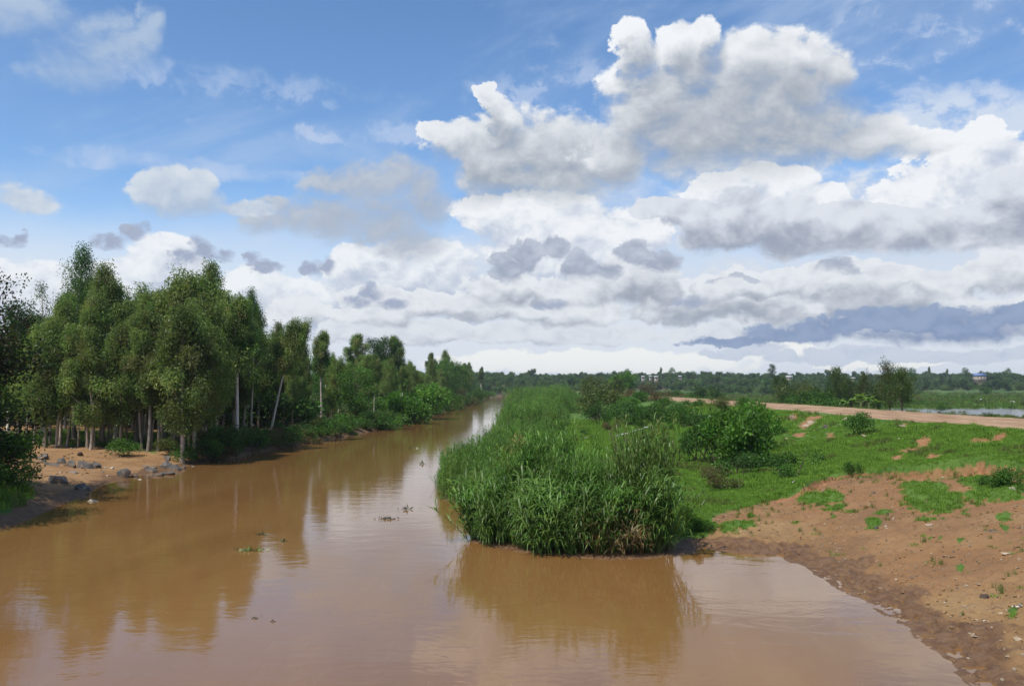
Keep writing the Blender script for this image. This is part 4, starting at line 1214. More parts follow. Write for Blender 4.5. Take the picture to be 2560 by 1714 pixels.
def rshore(y): 
    a = [p for p in R_SHORE if p[1] >= 43.5]
    return np.interp(y, [p[1] for p in a], [p[0] for p in a])
qs, ss_, ps = [], [], []
for y0, y1, n, w0, w1, s0 in ((43.5, 62, 340, 5.0, 5.6, .68), (62, 100, 560, 6.0, 7.4, .76), (100, 160, 800, 8.5, 12, .95), (160, 300, 1300, 14, 24, 1.2), (300, 520, 1100, 26, 32, 1.30)):
    y = R_pts.uniform(y0, y1, n); f = R_pts.uniform(0, 1, n) ** 1.15
    w = np.interp(y, [y0, y1], [w0, w1])
    x = rshore(y) - .15 + f * w
    s = s0 * R_pts.uniform(.75, 1.1, n) * np.interp(f, [0, .06, .2, .8, 1], [.62, .85, 1, .95, .6])
    pk = R_pts.integers(0, 4, n)
    s = s * (0.92 + 0.34 * fbm(x, y, 4.5, 3, 203)) * np.where(y < 62, .92, 1)
    lowm = (f < .05) | (f > .88) | (fbm(x, y, 5.0, 2, 205) < -.42); pk[lowm] = 8 + R_pts.integers(0, 2, n)[lowm]
    sp_ = (R_pts.uniform(size=n) < .12); pk[sp_] = 4
    dm = (np.abs(x - 2.0) < 1.2) & (np.abs(y - 52) < 5); dm = dm & (R_pts.uniform(size=n) < .85); pk[dm] = 6; s = np.where(dm, 1.55, s)
    keep = (np.maximum(x, -9) < 30)
    qs.append(np.stack([x, y], 1)[keep]); ss_.append(s[keep]); ps.append(pk[keep])
qs = np.concatenate(qs); ss_ = np.concatenate(ss_); ps = np.concatenate(ps)
scatter('reed_bank', ground_pts(qs), R_pts.uniform(0, 6.28, len(qs)), ss_, ps, pr, 'long belt of green reeds lining the right bank of the river', tilt=R_pts.normal(size=(len(qs), 2)) * .14)
# elephant grass at the left waterline
y = R_pts.uniform(128, 152, 60); x = np.interp(y, [p[1] for p in L_SHORE][:18], [p[0] for p in L_SHORE][:18]) - R_pts.uniform(.1, 3.2, 60)
scatter('elephant_grass', ground_pts(np.stack([x, y], 1)), R_pts.uniform(0, 6.28, 60), R_pts.uniform(.6, .9, 60), 8 + R_pts.integers(0, 2, 60), pr, 'pale green elephant grass at the left waterline before the bright bushes')

# ---- bushes of the right bank
RB = 'bushes on the grassy right bank'
for a in (
    (U_leaf, 736, 467, 60, 'big bright leafy bush in the middle of the right slope', 62),
    (U_dark, 698, 461, 46, 'dark brown-tinged bush left of the big leafy one', 34),
    (U_dark, 716, 463, 46, 'tall dark bush tucked behind the big leafy one', 36),
    (U_dark, 738, 474, 22, 'dark low bush under the front of the big leafy one', 40),
    (U_leaf, 762, 450, 42, 'feathery green bush right behind the big leafy one', 42),
    (U_dark, 789, 478, 26, 'rounded dark bush with brown flecks right of the big leafy one', 42),
    (U_brn, 717, 489, 22, 'brownish small-leaved bush nearest the bare earth', 34),
    (U_mid, 857, 434, 22, 'solitary bush just below the dirt road', 30),
    (U_dark, 779, 434, 11, 'small dark shrub beside the grey stones', 14),
    (U_mid, 748, 410, 13, 'green bush breaking the near edge of the dirt road', 18),
    (U_low, 852, 469, 9, 'low weedy clump in the middle of the turf slope', 15),
    (U_oli, 594, 420, 34, 'overhanging olive bush with dark hollow beneath it', 40),
    (U_dark, 600, 424, 20, 'dark bush filling the hollow at the meadow edge', 22),
    (U_dark, 634, 425, 22, 'dark leafy bush left of the pale fallen pole', 30),
    (U_mid, 648, 423, 20, 'mid green bush above the pale fallen pole', 28),
    (U_dark, 662, 424, 15, 'small dark bush at the upper end of the fallen pole', 18),
    (U_mid, 674, 421, 18, 'bush right of the fallen pole', 26),
    (U_dark, 585, 435, 6, 'tiny dark shrub on the meadow', 8),
    (U_brn, 610, 430, 9, 'dry brown scrub beside the dark hollow', 16),
    (U_low, 664, 447, 8, 'tiny bush beside the dark stone on the meadow', 12),
    (U_mid, 980, 484, 10, 'weedy clump at the broken turf edge', 18),
    (U_low, 1006, 484, 14, 'leafy weeds spilling over the turf edge by the pale stones', 34),
    (U_low, 697, 531, 11, 'low green weeds between the reed clump and the bare earth', 16),
    (U_brt, 688, 522, 20, 'pale green weed clump at the right foot of the reeds', 14),
    (U_low, 708, 528, 7, 'bright creeping weeds on the damp earth edge', 15),
):
    bush_px(a[0], a[1], a[2], a[3], a[4], RB, a[5])
for k in range(85):
    y = 58 * (5.0 ** (k / 84.0)); x = RND.uniform(13.5, 28.5) if y > 90 else RND.uniform(19.5, 28.0)
    if y < 84 and x < 24: continue
    u = CX + x / y * F
    if u > 762: continue
    kd = RND.choice([U_mid, U_low, U_brt, U_oli, U_mid, U_brn, U_brt])
    kd.put(x, y, '%s weedy bush on the embankment %s,' % (BLOOK(kd), landmark([(84, 'above the big leafy bush'), (110, 'above the fallen pole'), (150, 'behind the fallen pole'), (200, 'past the hollow'), (900, 'near the walkers')], y) + (' by the road' if x > 25 else ' low down' if x < 18 else ' halfway up')), 'weedy bushes on the road embankment', H=RND.uniform(.6, 1.5) * (1 + y / 300), squash=RND.uniform(.9, 1.4))

# ---- beyond the road
E_F = K_('feathery_tree', 51, 7.5, .18, 2.3, OLIVE * .8, M_darkbark, n_limb=12, n_cl=70, per=50, L=.42, Wd=.07, drp=.2, lean=(-.06, 0), rad=.13, spread=(.55, .55, .7))
R_T = K_('roadside_tree', 52, 6.4, .24, 2.0, np.concatenate([DARKB, DARKB, OLIVE[:2]]), M_darkbark, n_limb=14, n_cl=130, per=60, L=.20, Wd=.08, drp=.35, broad=True, rad=.12, spread=(.62, .62, .6))
put_u(R_T, 901, 100, 368, 'dark dense roadside tree with thin bare stem before the flooded field', None, .4, .95)
put_u(E_F, 889, 106, 360, 'feathery windblown tree behind the dark roadside tree', None, .0, .9)
put_u(E_F, 862, 150, 371, 'loose feathery tree left of the roadside pair above the banana plants', None, 2.0, .7)
put_u(R_T, 850, 160, 379, 'bushy olive tree above the banana plants', None, 3.0, 1.1)
put_u(R_T, 836, 150, 368, 'narrow dark tree left of the banana plants', None, 1.0, .7)
put_u(R_T, 782, 185, 376, 'small dark tree standing alone beyond the road', None, 2.0, 1.0)
put_u(R_T, 876, 150, 383, 'dark shrubby tree filling the gap behind the banana plants', None, 5.0, 1.0)
for a in (
    (U_dark, 698, 230, 17, 'dark pointed shrub at the far side of the distant road'), (U_dark, 710, 232, 15, 'second dark shrub beside the pointed one'),
    (U_brn, 650, 330, 17, 'reddish-brown small tree beyond the far end of the road'), (U_leaf, 619, 350, 22, 'light green rounded tree near the walkers'),
    (U_oli, 586, 380, 16, 'olive tree beyond the reeds near the walkers'), (U_mid, 640, 340, 9, 'low bush behind the far road'), (U_brn, 664, 320, 10, 'rusty scrub beside the reddish-brown tree'),
    (U_mid, 674, 300, 12, 'mid green bush left of the dark pointed shrub'), (U_brn, 684, 290, 9, 'brown scrub below the dark pointed shrub'),
    (U_mid, 800, 160, 10, 'bush on the far verge left of the banana plants'), (U_oli, 806, 158, 14, 'olive shrub on the far verge'), (U_dark, 822, 150, 14, 'dark shrub on the far verge'),
    (U_mid, 828, 150, 9, 'low green shrub on the far verge'), (U_low, 814, 150, 6, 'weeds on the far verge below the shrubs'),
    (U_dark, 984, 520, 10, 'lone round shrub on the far side of the field'), (U_mid, 937, 176, 8, 'tuft bush standing in the flooded field'), (U_low, 965, 118, 7, 'dark low bush before the flooded field'),
    (U_oli, 986, 120, 8, 'straggly bush before the flooded field'), (U_oli, 991, 119, 9, 'taller straggly bush beside the other before the flooded field'), (U_brt, 929, 112, 7, 'small yellow-green plant on the verge before the flooded field'),
):
    kd, u, y, hp, lab = a
    x = (u - CX) / F * y
    H = hp * y / F * (1.0 if y > 200 else 1.15) + (max(0, (EYE - zat(x, y)) - (EYE - 3.4) * 1.0) if 790 < u < 830 else 0)
    kd.put(x, y, lab, None, H=H)
for k in range(46):
    y = RND.uniform(200, 560); u = RND.uniform(560, 1030); x = (u - CX) / F * y
    if x < 52: continue
    kd = RND.choice([U_low, U_mid, U_oli, U_brn, U_dark])
    kd.put(x, y, '%s bush on the plain %s, %s' % (BLOOK(kd), 'near the flooded strip' if y < 260 else 'midway to the wood' if y < 400 else 'close to the distant wood', 'left of the banana plants' if u < 830 else 'right of the roadside tree' if u > 905 else 'behind roadside trees'), 'bushes scattered over the plain', H=RND.uniform(.7, 1.9), squash=RND.uniform(1, 1.6))

# ---- banana plants : stem and single leaves
M_stem = newmat('banana_stem'); P = objpos()
out_surf(principled(lerp_c(noise(P, 6, 3)[0], (.12, .15, .05), (.20, .17, .08)), .7, .3))
def banana_leaf(seed, L=1.9, W=.46):
    rng = np.random.default_rng(seed); n = 9; V = []; 
    for i in range(n):
        t = i / (n - 1)
        p = np.array([math.cos(1.15 - 1.75 * t) * 0, 0, 0])
        a = 1.25 - 1.9 * t
        x = L * (t * .78 + .0); z = L * (.62 * t - .78 * t * t)
        w = W * .5 * (math.sin(math.pi * min(t * .93 + .07, 1)) ** .6) * (1 + rng.normal() * .10)
        V += [(x, -w, z - w * .35), (x, 0, z), (x, w, z - w * .35)]
    i = np.arange(n - 1)[:, None] * 3
    Fq = np.concatenate([i + np.array([[0, 1, 4, 3]]), i + np.array([[1, 2, 5, 4]])])
    cc = np.array([.165, .270, .060]) * rng.uniform(.8, 1.2)
    return mesh_np('leaf', np.array(V), Fq, M_leaf, np.tile(cc, (len(V), 1)) * rng.uniform(.9, 1.1, (len(V), 1)), smooth=True)
B_leaf = [banana_leaf(s) for s in range(4)]
t_ = np.linspace(0, 1, 5)
Vb, Fb = tube(np.stack([.05 * t_, 0 * t_, t_ * 1.75 - .1], 1), .11 - .05 * t_, 7)
B_stem = mesh_np('stem', Vb, Fb, M_stem, smooth=True)
def banana(x, y, H, label, group=None, seed=0, n=8):
    rg = random.Random(seed)
    r = bpy.data.objects.new('banana_plant', None); COL.objects.link(r)
    r.location = (x, y, zat(x, y) - .02); r.rotation_euler = (0, 0, rg.uniform(0, 6.28)); s = H / 2.9; r.scale = (s, s, s)
    link('stem', B_stem, r)
    for k in range(n):
        lf = link('leaf', B_leaf[k % 4], r, (.05, 0, 1.45 + .03 * k))
        lf.rotation_euler = (rg.uniform(-.2, .2), -rg.uniform(-.15, 1.05), k * 2.399 + rg.uniform(-.3, .3))
        q_ = rg.uniform(.7, 1.1); lf.scale = (q_, q_, q_)
    tag(r, label, 'banana plant', group)
BP = 'banana plants beyond the road'
for k, (u, y, vt, lab) in enumerate(((860, 114, 389, 'tallest pale green banana plant in the clump beyond the road'), (868, 112, 392, 'banana plant right of the tallest one beyond the road'),
                                     (853, 116, 393, 'banana plant left of the tallest one beyond the road'), (840, 122, 396, 'small banana plant at the left end of the clump'),
                                     (875, 110, 396, 'ragged banana plant left of the feathery roadside tree'), (884, 106, 398, 'low banana plant under the feathery roadside tree'), (846, 120, 398, 'short banana plant beside the small one'))):
    x = (u - CX) / F * y
    banana(x, y, EYE + (HOR - vt) * y / F - zat(x, y), lab, BP, k)
x = (332 - CX) / F * 124
banana(x, 124, 4.6, 'pale banana plant among dark bushes on the left bank', None, 21, 9)

# ================================================================== grasses
TURF = [(0.120, 0.228, 0.030), (0.150, 0.268, 0.040), (0.102, 0.198, 0.028), (0.178, 0.280, 0.052)]
turf = [blade_tuft(s, 34, .11, .16, .016, TURF) for s in range(4)] + [blade_tuft(9, 26, .26, .14, .016, TURF, .7), blade_tuft(10, 24, .30, .14, .014, [(.16, .16, .05), (.10, .15, .035)], .7)]
q = np.concatenate([np.stack([R_pts.uniform(6, 36, 60000), R_pts.uniform(31, 64, 60000)], 1), np.stack([R_pts.uniform(2, 30, 30000), R_pts.uniform(45, 130, 30000)], 1), np.stack([R_pts.uniform(6, 26, 16000), R_pts.uniform(16, 45, 16000)], 1), np.stack([R_pts.uniform(22, 36, 9000), R_pts.uniform(18, 36, 9000)], 1)])
u_ = CX + q[:, 0] / q[:, 1] * F
g = zone('grass', q[:, 0], q[:, 1]) * (zone('dr', q[:, 0], q[:, 1]) > .7) * (zone('wet', q[:, 0], q[:, 1]) < .3)
q = q[(g > .55) & (u_ < 1300)]
q = q[R_pts.uniform(size=len(q)) < .8]
zz = D['z'].reshape(ny, nx)
pt = ground_pts(q)
big = fbm(q[:, 0], q[:, 1], 3.0, 3, 91)
pk = R_pts.integers(0, 4, len(q)); pk[(big > .35) & (R_pts.uniform(size=len(q)) < .4)] = 4; pk[(big < -.55) & (R_pts.uniform(size=len(q)) < .25)] = 5
scatter('turf', pt, R_pts.uniform(0, 6.28, len(q)), R_pts.uniform(.45, 1.0, len(q)) * np.clip(q[:, 1] / 42, .8, 2.0), pk, turf, 'short grazed green grass on the right bank')
q2 = np.stack([R_pts.uniform(7, 27, 26000), R_pts.uniform(22, 46, 26000)], 1)
g2 = zone('grass', q2[:, 0], q2[:, 1]); so2 = zone('soil', q2[:, 0], q2[:, 1]); sd2 = zone('sd', q2[:, 0], q2[:, 1])
nb_ = fbm(q2[:, 0], q2[:, 1], 1.1, 3, 99)
w2 = np.exp(-np.maximum(sd2, 0) / .7) * .5 + .022 + .5 * ((g2 > .02) & (g2 < .98)) + .14 * (nb_ > .68)
q2 = q2[(so2 > .02) & (R_pts.uniform(size=len(q2)) < w2 * .8) & (zone('wet', q2[:, 0], q2[:, 1]) < .25) & (nb_ > -.1)]
scatter('turf_fringe', ground_pts(q2), R_pts.uniform(0, 6.28, len(q2)), R_pts.uniform(.35, .85, len(q2)), R_pts.choice([0, 2, 5, 5], len(q2)), turf, 'thin scattered tufts where the turf gives way to bare earth')
# plain and verges
fieldc = [[(.100, .175, .040), (.080, .145, .032)], [(.125, .200, .046), (.100, .165, .04)], [(.150, .130, .058), (.13, .145, .05)], [(.062, .110, .026), (.075, .128, .030)]]
ft_ = [blade_tuft(20 + k, 40, .75, .55, .07, c, .7) for k, c in enumerate(fieldc)]
y = 75 * (8.0 ** R_pts.uniform(0, 1, 16000)); u_ = R_pts.uniform(540, 1050, 16000)
q = np.stack([(u_ - CX) / F * y, y], 1)
pd = zone('pond', q[:, 0], q[:, 1]); zq = zone('z', q[:, 0], q[:, 1]); rd = zone('road', q[:, 0], q[:, 1])
q = q[(q[:, 0] > road_c(q[:, 1]) + 7.0) & (rd < .1) & ((pd < .2) | (zq > .93))]
cl = fbm(q[:, 0], q[:, 1], 26, 4, 93)
pk = np.where(cl > .35, 2, np.where(cl > 0, 0, np.where(cl > -.4, 1, 3)))
pk = np.where(R_pts.uniform(size=len(q)) < .25, R_pts.integers(0, 4, len(q)), pk)
scatter('field_grass', ground_pts(q), R_pts.uniform(0, 6.28, len(q)), R_pts.uniform(.45, 1.1, len(q)) * np.clip(q[:, 1] / 220, .65, 1.9), pk, ft_, 'rough green and rusty grass of the plain beyond the road')
# grass and litter growth of the left bank
q = np.concatenate([np.stack([R_pts.uniform(-34, -21, 2600), R_pts.uniform(35, 58, 2600)], 1), np.stack([R_pts.uniform(-50, -20, 5200), R_pts.uniform(66, 130, 5200)], 1)])
gg = np.maximum(zone('grass', q[:, 0], q[:, 1]), zone('litter', q[:, 0], q[:, 1]) * .9) * (zone('dl', q[:, 0], q[:, 1]) > .9)
gg = gg * np.where(q[:, 1] < 60, np.clip(1.6 - (q[:, 1] - 43) / 9 + fbm(q[:, 0], q[:, 1], 2, 3, 95), 0, 1), .6)
q = q[gg > .5]
scatter('bank_grass', ground_pts(q), R_pts.uniform(0, 6.28, len(q)), R_pts.uniform(.9, 2.0, len(q)), R_pts.integers(3, 6, len(q)), turf, 'patchy grass on the shaded left bank')

# ================================================================== far wood on the low ridge
FAR_C = [np.array([(.075, .140, .038), (.090, .160, .044), (.064, .118, .034)]), np.array([(.115, .180, .050), (.096, .150, .044)]), np.array([(.060, .112, .034), (.070, .128, .038)])]
def far_tree(seed, w, h, cols, stem=0.0):
    (Vw, Fw), (Vc, Fc, Cc) = bush_shape(seed, w, h, cols, n_cl=44, per=18, L=.85, Wd=.60, drp=.15, flat=.2, lumps=5, spread=.50, stems=3)
    Vc = Vc + np.array([0, 0, stem]); Vw = Vw * np.array([1, 1, 1 + stem / h])
    V, Fq, Cc2 = join([(Vw, Fw, np.array([.10, .08, .06])), (Vc, Fc, Cc)])
    return mesh_np('far_tree', V, Fq, M_leaf, Cc2)
fars = [far_tree(60, 7.5, 6.0, FAR_C[0], .6), far_tree(61, 6.5, 7.5, FAR_C[0], 1.6), far_tree(62, 8.5, 5.5, FAR_C[1], .5), far_tree(63, 4.2, 9.0, FAR_C[2], 2.0), far_tree(64, 7.0, 3.8, FAR_C[1], 0), far_tree(65, 7.5, 6.5, FAR_C[2], 1.0)]
HOUSES = [(643, 377.6, 760, 2.6, 'white'), (650.5, 377.2, 770, 2.4, 'white'), (656, 377.8, 740, 3.0, 'white'), (680, 377.2, 800, 2.6, 'white'), (789, 378.0, 780, 5.0, 'pale'), (853, 379.2, 720, 2.6, 'pale'), (979, 376.8, 800, 10, 'blue')]
n = 5200
y = np.concatenate([545 + 640 * R_pts.uniform(0, 1, n) ** 1.2, 700 + 420 * R_pts.uniform(0, 1, 1500)])
u_ = np.concatenate([R_pts.uniform(-60, 1090, n), R_pts.uniform(-60, 500, 1500)])
q = np.stack([(u_ - CX) / F * y, y], 1)
dns = fbm(q[:, 0], q[:, 1], 110, 3, 97)
w_land = np.maximum(zone('dr', q[:, 0], q[:, 1]), zone('dl', q[:, 0], q[:, 1]))
keep = (w_land > 4) & ((y > 640) | (dns > -.05) | (u_ < 520)) & (R_pts.uniform(size=len(y)) < np.clip((y - 520) / 160, .12, 1))
pts = ground_pts(q[keep]); u_ = u_[keep]; y = y[keep]
sc_ = R_pts.uniform(.55, 1.10, len(y)) * np.where(R_pts.uniform(size=len(y)) < .05, 1.3, 1)
pk = R_pts.integers(0, 6, len(y))
vt = HOR - (pts[:, 2] + 9.5 * sc_ - EYE) / y * F
ok = np.ones(len(y), bool)
for hu, hv, hy, hw, c_ in HOUSES:
    wp = hw / hy * F * .5 + .6
    ok &= ~((np.abs(u_ - hu) < wp) & (y < hy + 8) & (vt < hv + .8))
scatter('distant_wood', pts[ok], R_pts.uniform(0, 6.28, ok.sum()), sc_[ok], pk[ok], fars, 'distant wood covering the low ridge along the horizon')
for k, (u, y, vt, kd, lab) in enumerate(((772, 900, 364.0, B_D, 'umbrella-shaped tree rising above the distant wood'), (661, 880, 366.5, E_S, 'narrow tree rising above the distant wood left of centre'), (672, 880, 367.0, B_M, 'flat-topped tree on the distant skyline'),
                                         (839, 900, 366.5, E_S, 'thin pointed tree on the distant skyline above the roadside pair'), (929, 900, 366.0, E_S, 'spire-like tree on the far right skyline'), (912, 890, 367, B_M, 'round tree on the far right skyline'),
                                         (965, 890, 367, B_M, 'broad tree above the blue roof on the far skyline'), (947, 890, 368, E_S, 'slim tree on the far right skyline'), (1008, 890, 367.5, B_M, 'round tree at the right end of the far skyline'), (627, 880, 368, B_M, 'bushy tree on the distant skyline left of centre'))):
    put_u(kd, u, y, vt, lab, None, None, .9)

# ================================================================== houses on the ridge
def flat_mat(name, c1, c2, sc=1.5, rough=.8, spec=.2):
    mt = newmat(name); P = objpos()
    out_surf(principled(lerp_c(sstep(noise(P, sc, 5, .6)[0], .35, .65), c1, c2), rough, spec))
    return mt
M_white = flat_mat('limewash', (.46, .43, .38), (.54, .51, .46))
M_pale = flat_mat('pale_plaster', (.34, .29, .23), (.42, .37, .30))
M_iron = flat_mat('sheet_iron', (.50, .51, .52), (.60, .61, .62), rough=.55)
M_blue = flat_mat('blue_sheet_iron', (.11, .18, .34), (.14, .22, .40), rough=.5)
M_glass = flat_mat('dark_window', (.03, .03, .035), (.05, .05, .06), rough=.2, spec=.5)
M_wood = flat_mat('door_wood', (.12, .07, .04), (.18, .11, .06))

def box(x0, x1, y0, y1, z0, z1):
    V = np.array([(x, y, z) for z in (z0, z1) for y in (y0, y1) for x in (x0, x1)], float)
    Fq = np.array([[0, 2, 3, 1], [4, 5, 7, 6], [0, 1, 5, 4], [2, 6, 7, 3], [0, 4, 6, 2], [1, 3, 7, 5]])
    return V, Fq
def house(u, v, y, w, wallm, roofm, label):
    x = (u - CX) / F * y
    z = EYE - (v - HOR) * y / F - 1.3
    z = max(z, zat(x, y) - .1)
    r = bpy.data.objects.new('house', None); COL.objects.link(r); r.location = (x, y, z)
    dp, h = w * .6, 2.5
    link('wall', mesh_np('wall', *box(-w / 2, w / 2, -dp / 2, dp / 2, -2.5, h), wallm), r)
    e = .45
    V = [(-w / 2 - e, -dp / 2 - e, h + .004), (w / 2 + e, -dp / 2 - e, h + .004), (w / 2 + e, dp / 2 + e, h + .004), (-w / 2 - e, dp / 2 + e, h + .004), (-w / 2 - e, 0, h + dp * .42), (w / 2 + e, 0, h + dp * .42)]
    link('roof', mesh_np('roof', V, [np.array([[0, 1, 5, 4], [2, 3, 4, 5], [3, 2, 1, 0]]), np.array([[0, 4, 3], [1, 2, 5]])], roofm), r)
    link('door', mesh_np('door', *box(-.45, .45, -dp / 2 - .05, -dp / 2 + .05, 0, 2.0), M_wood), r)
    for s in (-1, 1):
        link('window', mesh_np('window', *box(s * w * .3 - .4, s * w * .3 + .4, -dp / 2 - .04, -dp / 2 + .05, .9, 1.8), M_glass), r)
    tag(r, label, 'house', 'small houses on the distant ridge')
for (u, v, y, w, c_), lab in zip(HOUSES, ('tiny white house left of the group on the wooded ridge', 'tiny white house in the middle of the ridge group', 'white-walled house at the right of the ridge group', 'tiny white house apart to the right of the ridge group',
                                          'pale iron-roofed house above the small dark tree beyond the road', 'tiny pale house behind the feathery trees', 'long house with blue sheet roof on the far right ridge')):
    house(u, v, y, w, M_white if c_ == 'white' else M_pale, {'white': M_iron, 'pale': M_iron, 'blue': M_blue}[c_], lab)

# ================================================================== stones
M_rock = newmat('grey_rock'); P = objpos()
oi = NT.nodes.new('ShaderNodeObjectInfo')
a, _ = noise(P, 2.6, 6, .65); b, _ = noise(P, 11, 5, .7)
c = lerp_c(sstep(a, .36, .64), (.085, .076, .067), (.160, .145, .126))
c = lerp_c(sstep(b, .55, .72) * .6, c, (.085, .075, .068))
c = lerp_c(sstep(noise(P, 1.4, 4)[0], .50, .66) * .65, c, (.20, .125, .075))
out_surf(principled(mulc(c, (N(oi.outputs['Random']) - .5) * .5 + 1.0), .85, .25, bump(b, .7, .05)))
M_stone = newmat('pale_stone'); P = objpos()
oi = NT.nodes.new('ShaderNodeObjectInfo')
a, _ = noise(P, 5, 6, .65); b, _ = noise(P, 24, 4, .7)
c = lerp_c(sstep(a, .36, .64), (.27, .205, .135), (.38, .31, .225))
c = lerp_c(sstep(b, .55, .72) * .5, c, (.24, .16, .10))
out_surf(principled(mulc(c, (N(oi.outputs['Random']) - .5) * .4 + 1.0), .85, .25, bump(b, .6, .02)))
M_chalk = flat_mat('white_stone', (.36, .31, .24), (.48, .43, .36), 6)

def rock_mesh(seed, sx, sy, sz, mat, cuts=9, sub=3):
    """angular broken stone: the hull of a few scattered points, edges slightly worn"""
    import bmesh
    rng = np.random.default_rng(seed)
    n = 15 if sub == 3 else 11
    p = nrm(rng.normal(size=(n, 3)) * np.array([1, 1, .8])) * rng.uniform(.80, 1.0, (n, 1))
    p = np.sign(p) * np.abs(p) ** .78
    p = p / np.abs(p).max(0) * np.array([sx, sy, sz]) * .5
    bm = bmesh.new()
    for q_ in p: bm.verts.new(q_)
    r_ = bmesh.ops.convex_hull(bm, input=bm.verts[:])
    for v_ in [v_ for v_ in bm.verts if not v_.link_faces]: bm.verts.remove(v_)
    if sub == 3:
        bmesh.ops.bevel(bm, geom=bm.edges[:], offset=.035 * min(sx, sz * 1.6), segments=1, affect='EDGES', clamp_overlap=True)
    me = bpy.data.meshes.new('rock'); bm.to_mesh(me); bm.free()
    me.materials.append(mat)
    return me

def rock(u, v, wpx, hpx, label, mat, seed, name='rock', cat='rock', group=None, tilt=None, sink=.22, depth=.8, yaw=None, cuts=9, sub=3, float_z=None):
    x, y, z = hitg(u, v)
    w = wpx * y / F; h = max(hpx * y / F * 1.05, .03)
    o = link(name, rock_mesh(seed, w * 1.05, w * depth, h * 1.25, mat, cuts, sub))
    z = max(min(zat(x + a_, y + w * depth * .2 + b_) for a_ in (-.3 * w, 0, .3 * w) for b_ in (-.3 * w, 0, .3 * w)), -.05)
    rg = random.Random(seed)
    o.location = (x, y + w * depth * .2, (z if float_z is None else float_z) + h * (.5 - sink) * 1.0)
    o.rotation_euler = (tilt[0] if tilt else rg.uniform(-.12, .12), tilt[1] if tilt else rg.uniform(-.12, .12), yaw if yaw is not None else rg.uniform(-.4, .4))
    tag(o, label, cat, group)
    return o
BR = 'grey boulders on the left beach'
for k, (zx, zy, w, h, tl, lab) in enumerate((
    (455, 395, 150, 90, (.25, -.3), 'pale blue-grey slab nearest the bright bush on the beach'), (480, 430, 110, 60, None, 'reddish rock propped under the pale blue-grey slab'), (570, 460, 190, 55, (.1, .2), 'long low slab in the row of beach boulders'),
    (690, 440, 130, 85, (.2, .3), 'brown-grey boulder in the middle of the beach row'), (800, 480, 120, 110, (.0, .2), 'dark upright boulder in the middle of the beach row'), (930, 490, 200, 100, (.25, .45), 'long dark slab leaning right in the beach row'),
    (1065, 490, 120, 80, (.2, .4), 'last dark slab at the right end of the beach row'), (605, 665, 240, 130, (.05, -.1), 'big dark block with reddish side alone on the damp bank'), (805, 550, 130, 45, None, 'small flat rock in the grass below the beach row'),
    (915, 735, 165, 95, (.35, .5), 'pale grey slab tilting into the water edge'), (1388, 595, 175, 155, (.0, .05), 'large cone-shaped grey boulder at the water edge'), (1500, 590, 105, 55, None, 'low grey rock touching the cone-shaped boulder'),
    (1640, 490, 120, 38, None, 'flat dark slab on the gravel of the rock pile'), (1710, 495, 90, 36, None, 'second flat dark slab on the gravel'), (1690, 545, 150, 60, (.1, .2), 'grey slab in the middle of the waterside rock pile'),
    (1760, 580, 170, 60, (.1, -.25), 'flat grey slab sliding into the water from the rock pile'), (1620, 598, 130, 34, None, 'thin slab at the waterline beside the cone-shaped boulder'), (1868, 405, 80, 75, (.1, .2), 'dark upright block behind the rock pile'),
    (1890, 500, 170, 110, (.3, .6), 'large tilted slab at the right of the rock pile'), (1988, 520, 120, 100, (.2, .5), 'light grey slab at the right end of the rock pile'), (1885, 565, 150, 62, None, 'broad low rock at the water under the large tilted slab'),
    (2068, 500, 65, 55, None, 'pale small rock beyond the right end of the rock pile'))):
    rock(zx * .0888, 424 + zy * .0888, w * .0888, h * .0888 * .86, lab, M_rock, 300 + k, group=BR, tilt=tl, cuts=11, sink=.30)
for k, (zx, zy, w, h, lab) in enumerate(((2175, 478, 60, 20, 'small white stone at the tip of the rock pile'), (1560, 622, 55, 22, 'small white stone in the shallows below the rock pile'), (1205, 588, 30, 18, 'tiny white stone on the damp sand left of the cone-shaped boulder'),
                                         (1170, 492, 45, 22, 'pale stone at the right end of the beach row'), (680, 548, 30, 16, 'tiny pale stone above the big dark block'), (1250, 500, 60, 20, 'pale stone on the sand between the two rock groups'), (375, 355, 30, 18, 'tiny white stone beside the bright bush'))):
    rock(zx * .0888, 424 + zy * .0888, w * .0888, h * .0888, lab, M_chalk, 340 + k, 'stone', 'stone', 'pale stones on the left beach', sub=2)
rock(1068 * .0888, 424 + 868 * .0888, 15, 3.8, 'flat white slab lying in the shallow brown water by the left bank', M_chalk, 351, 'stone', 'stone', sink=.25, depth=.45)
M_stump = flat_mat('weathered_wood', (.060, .042, .032), (.10, .065, .05), 8)
o = rock(903 * .0888, 424 + 356 * .0888, 6.5, 5, 'dark lump of wood lying alone on the sand', M_stump, 352, 'wood_lump', 'stump')

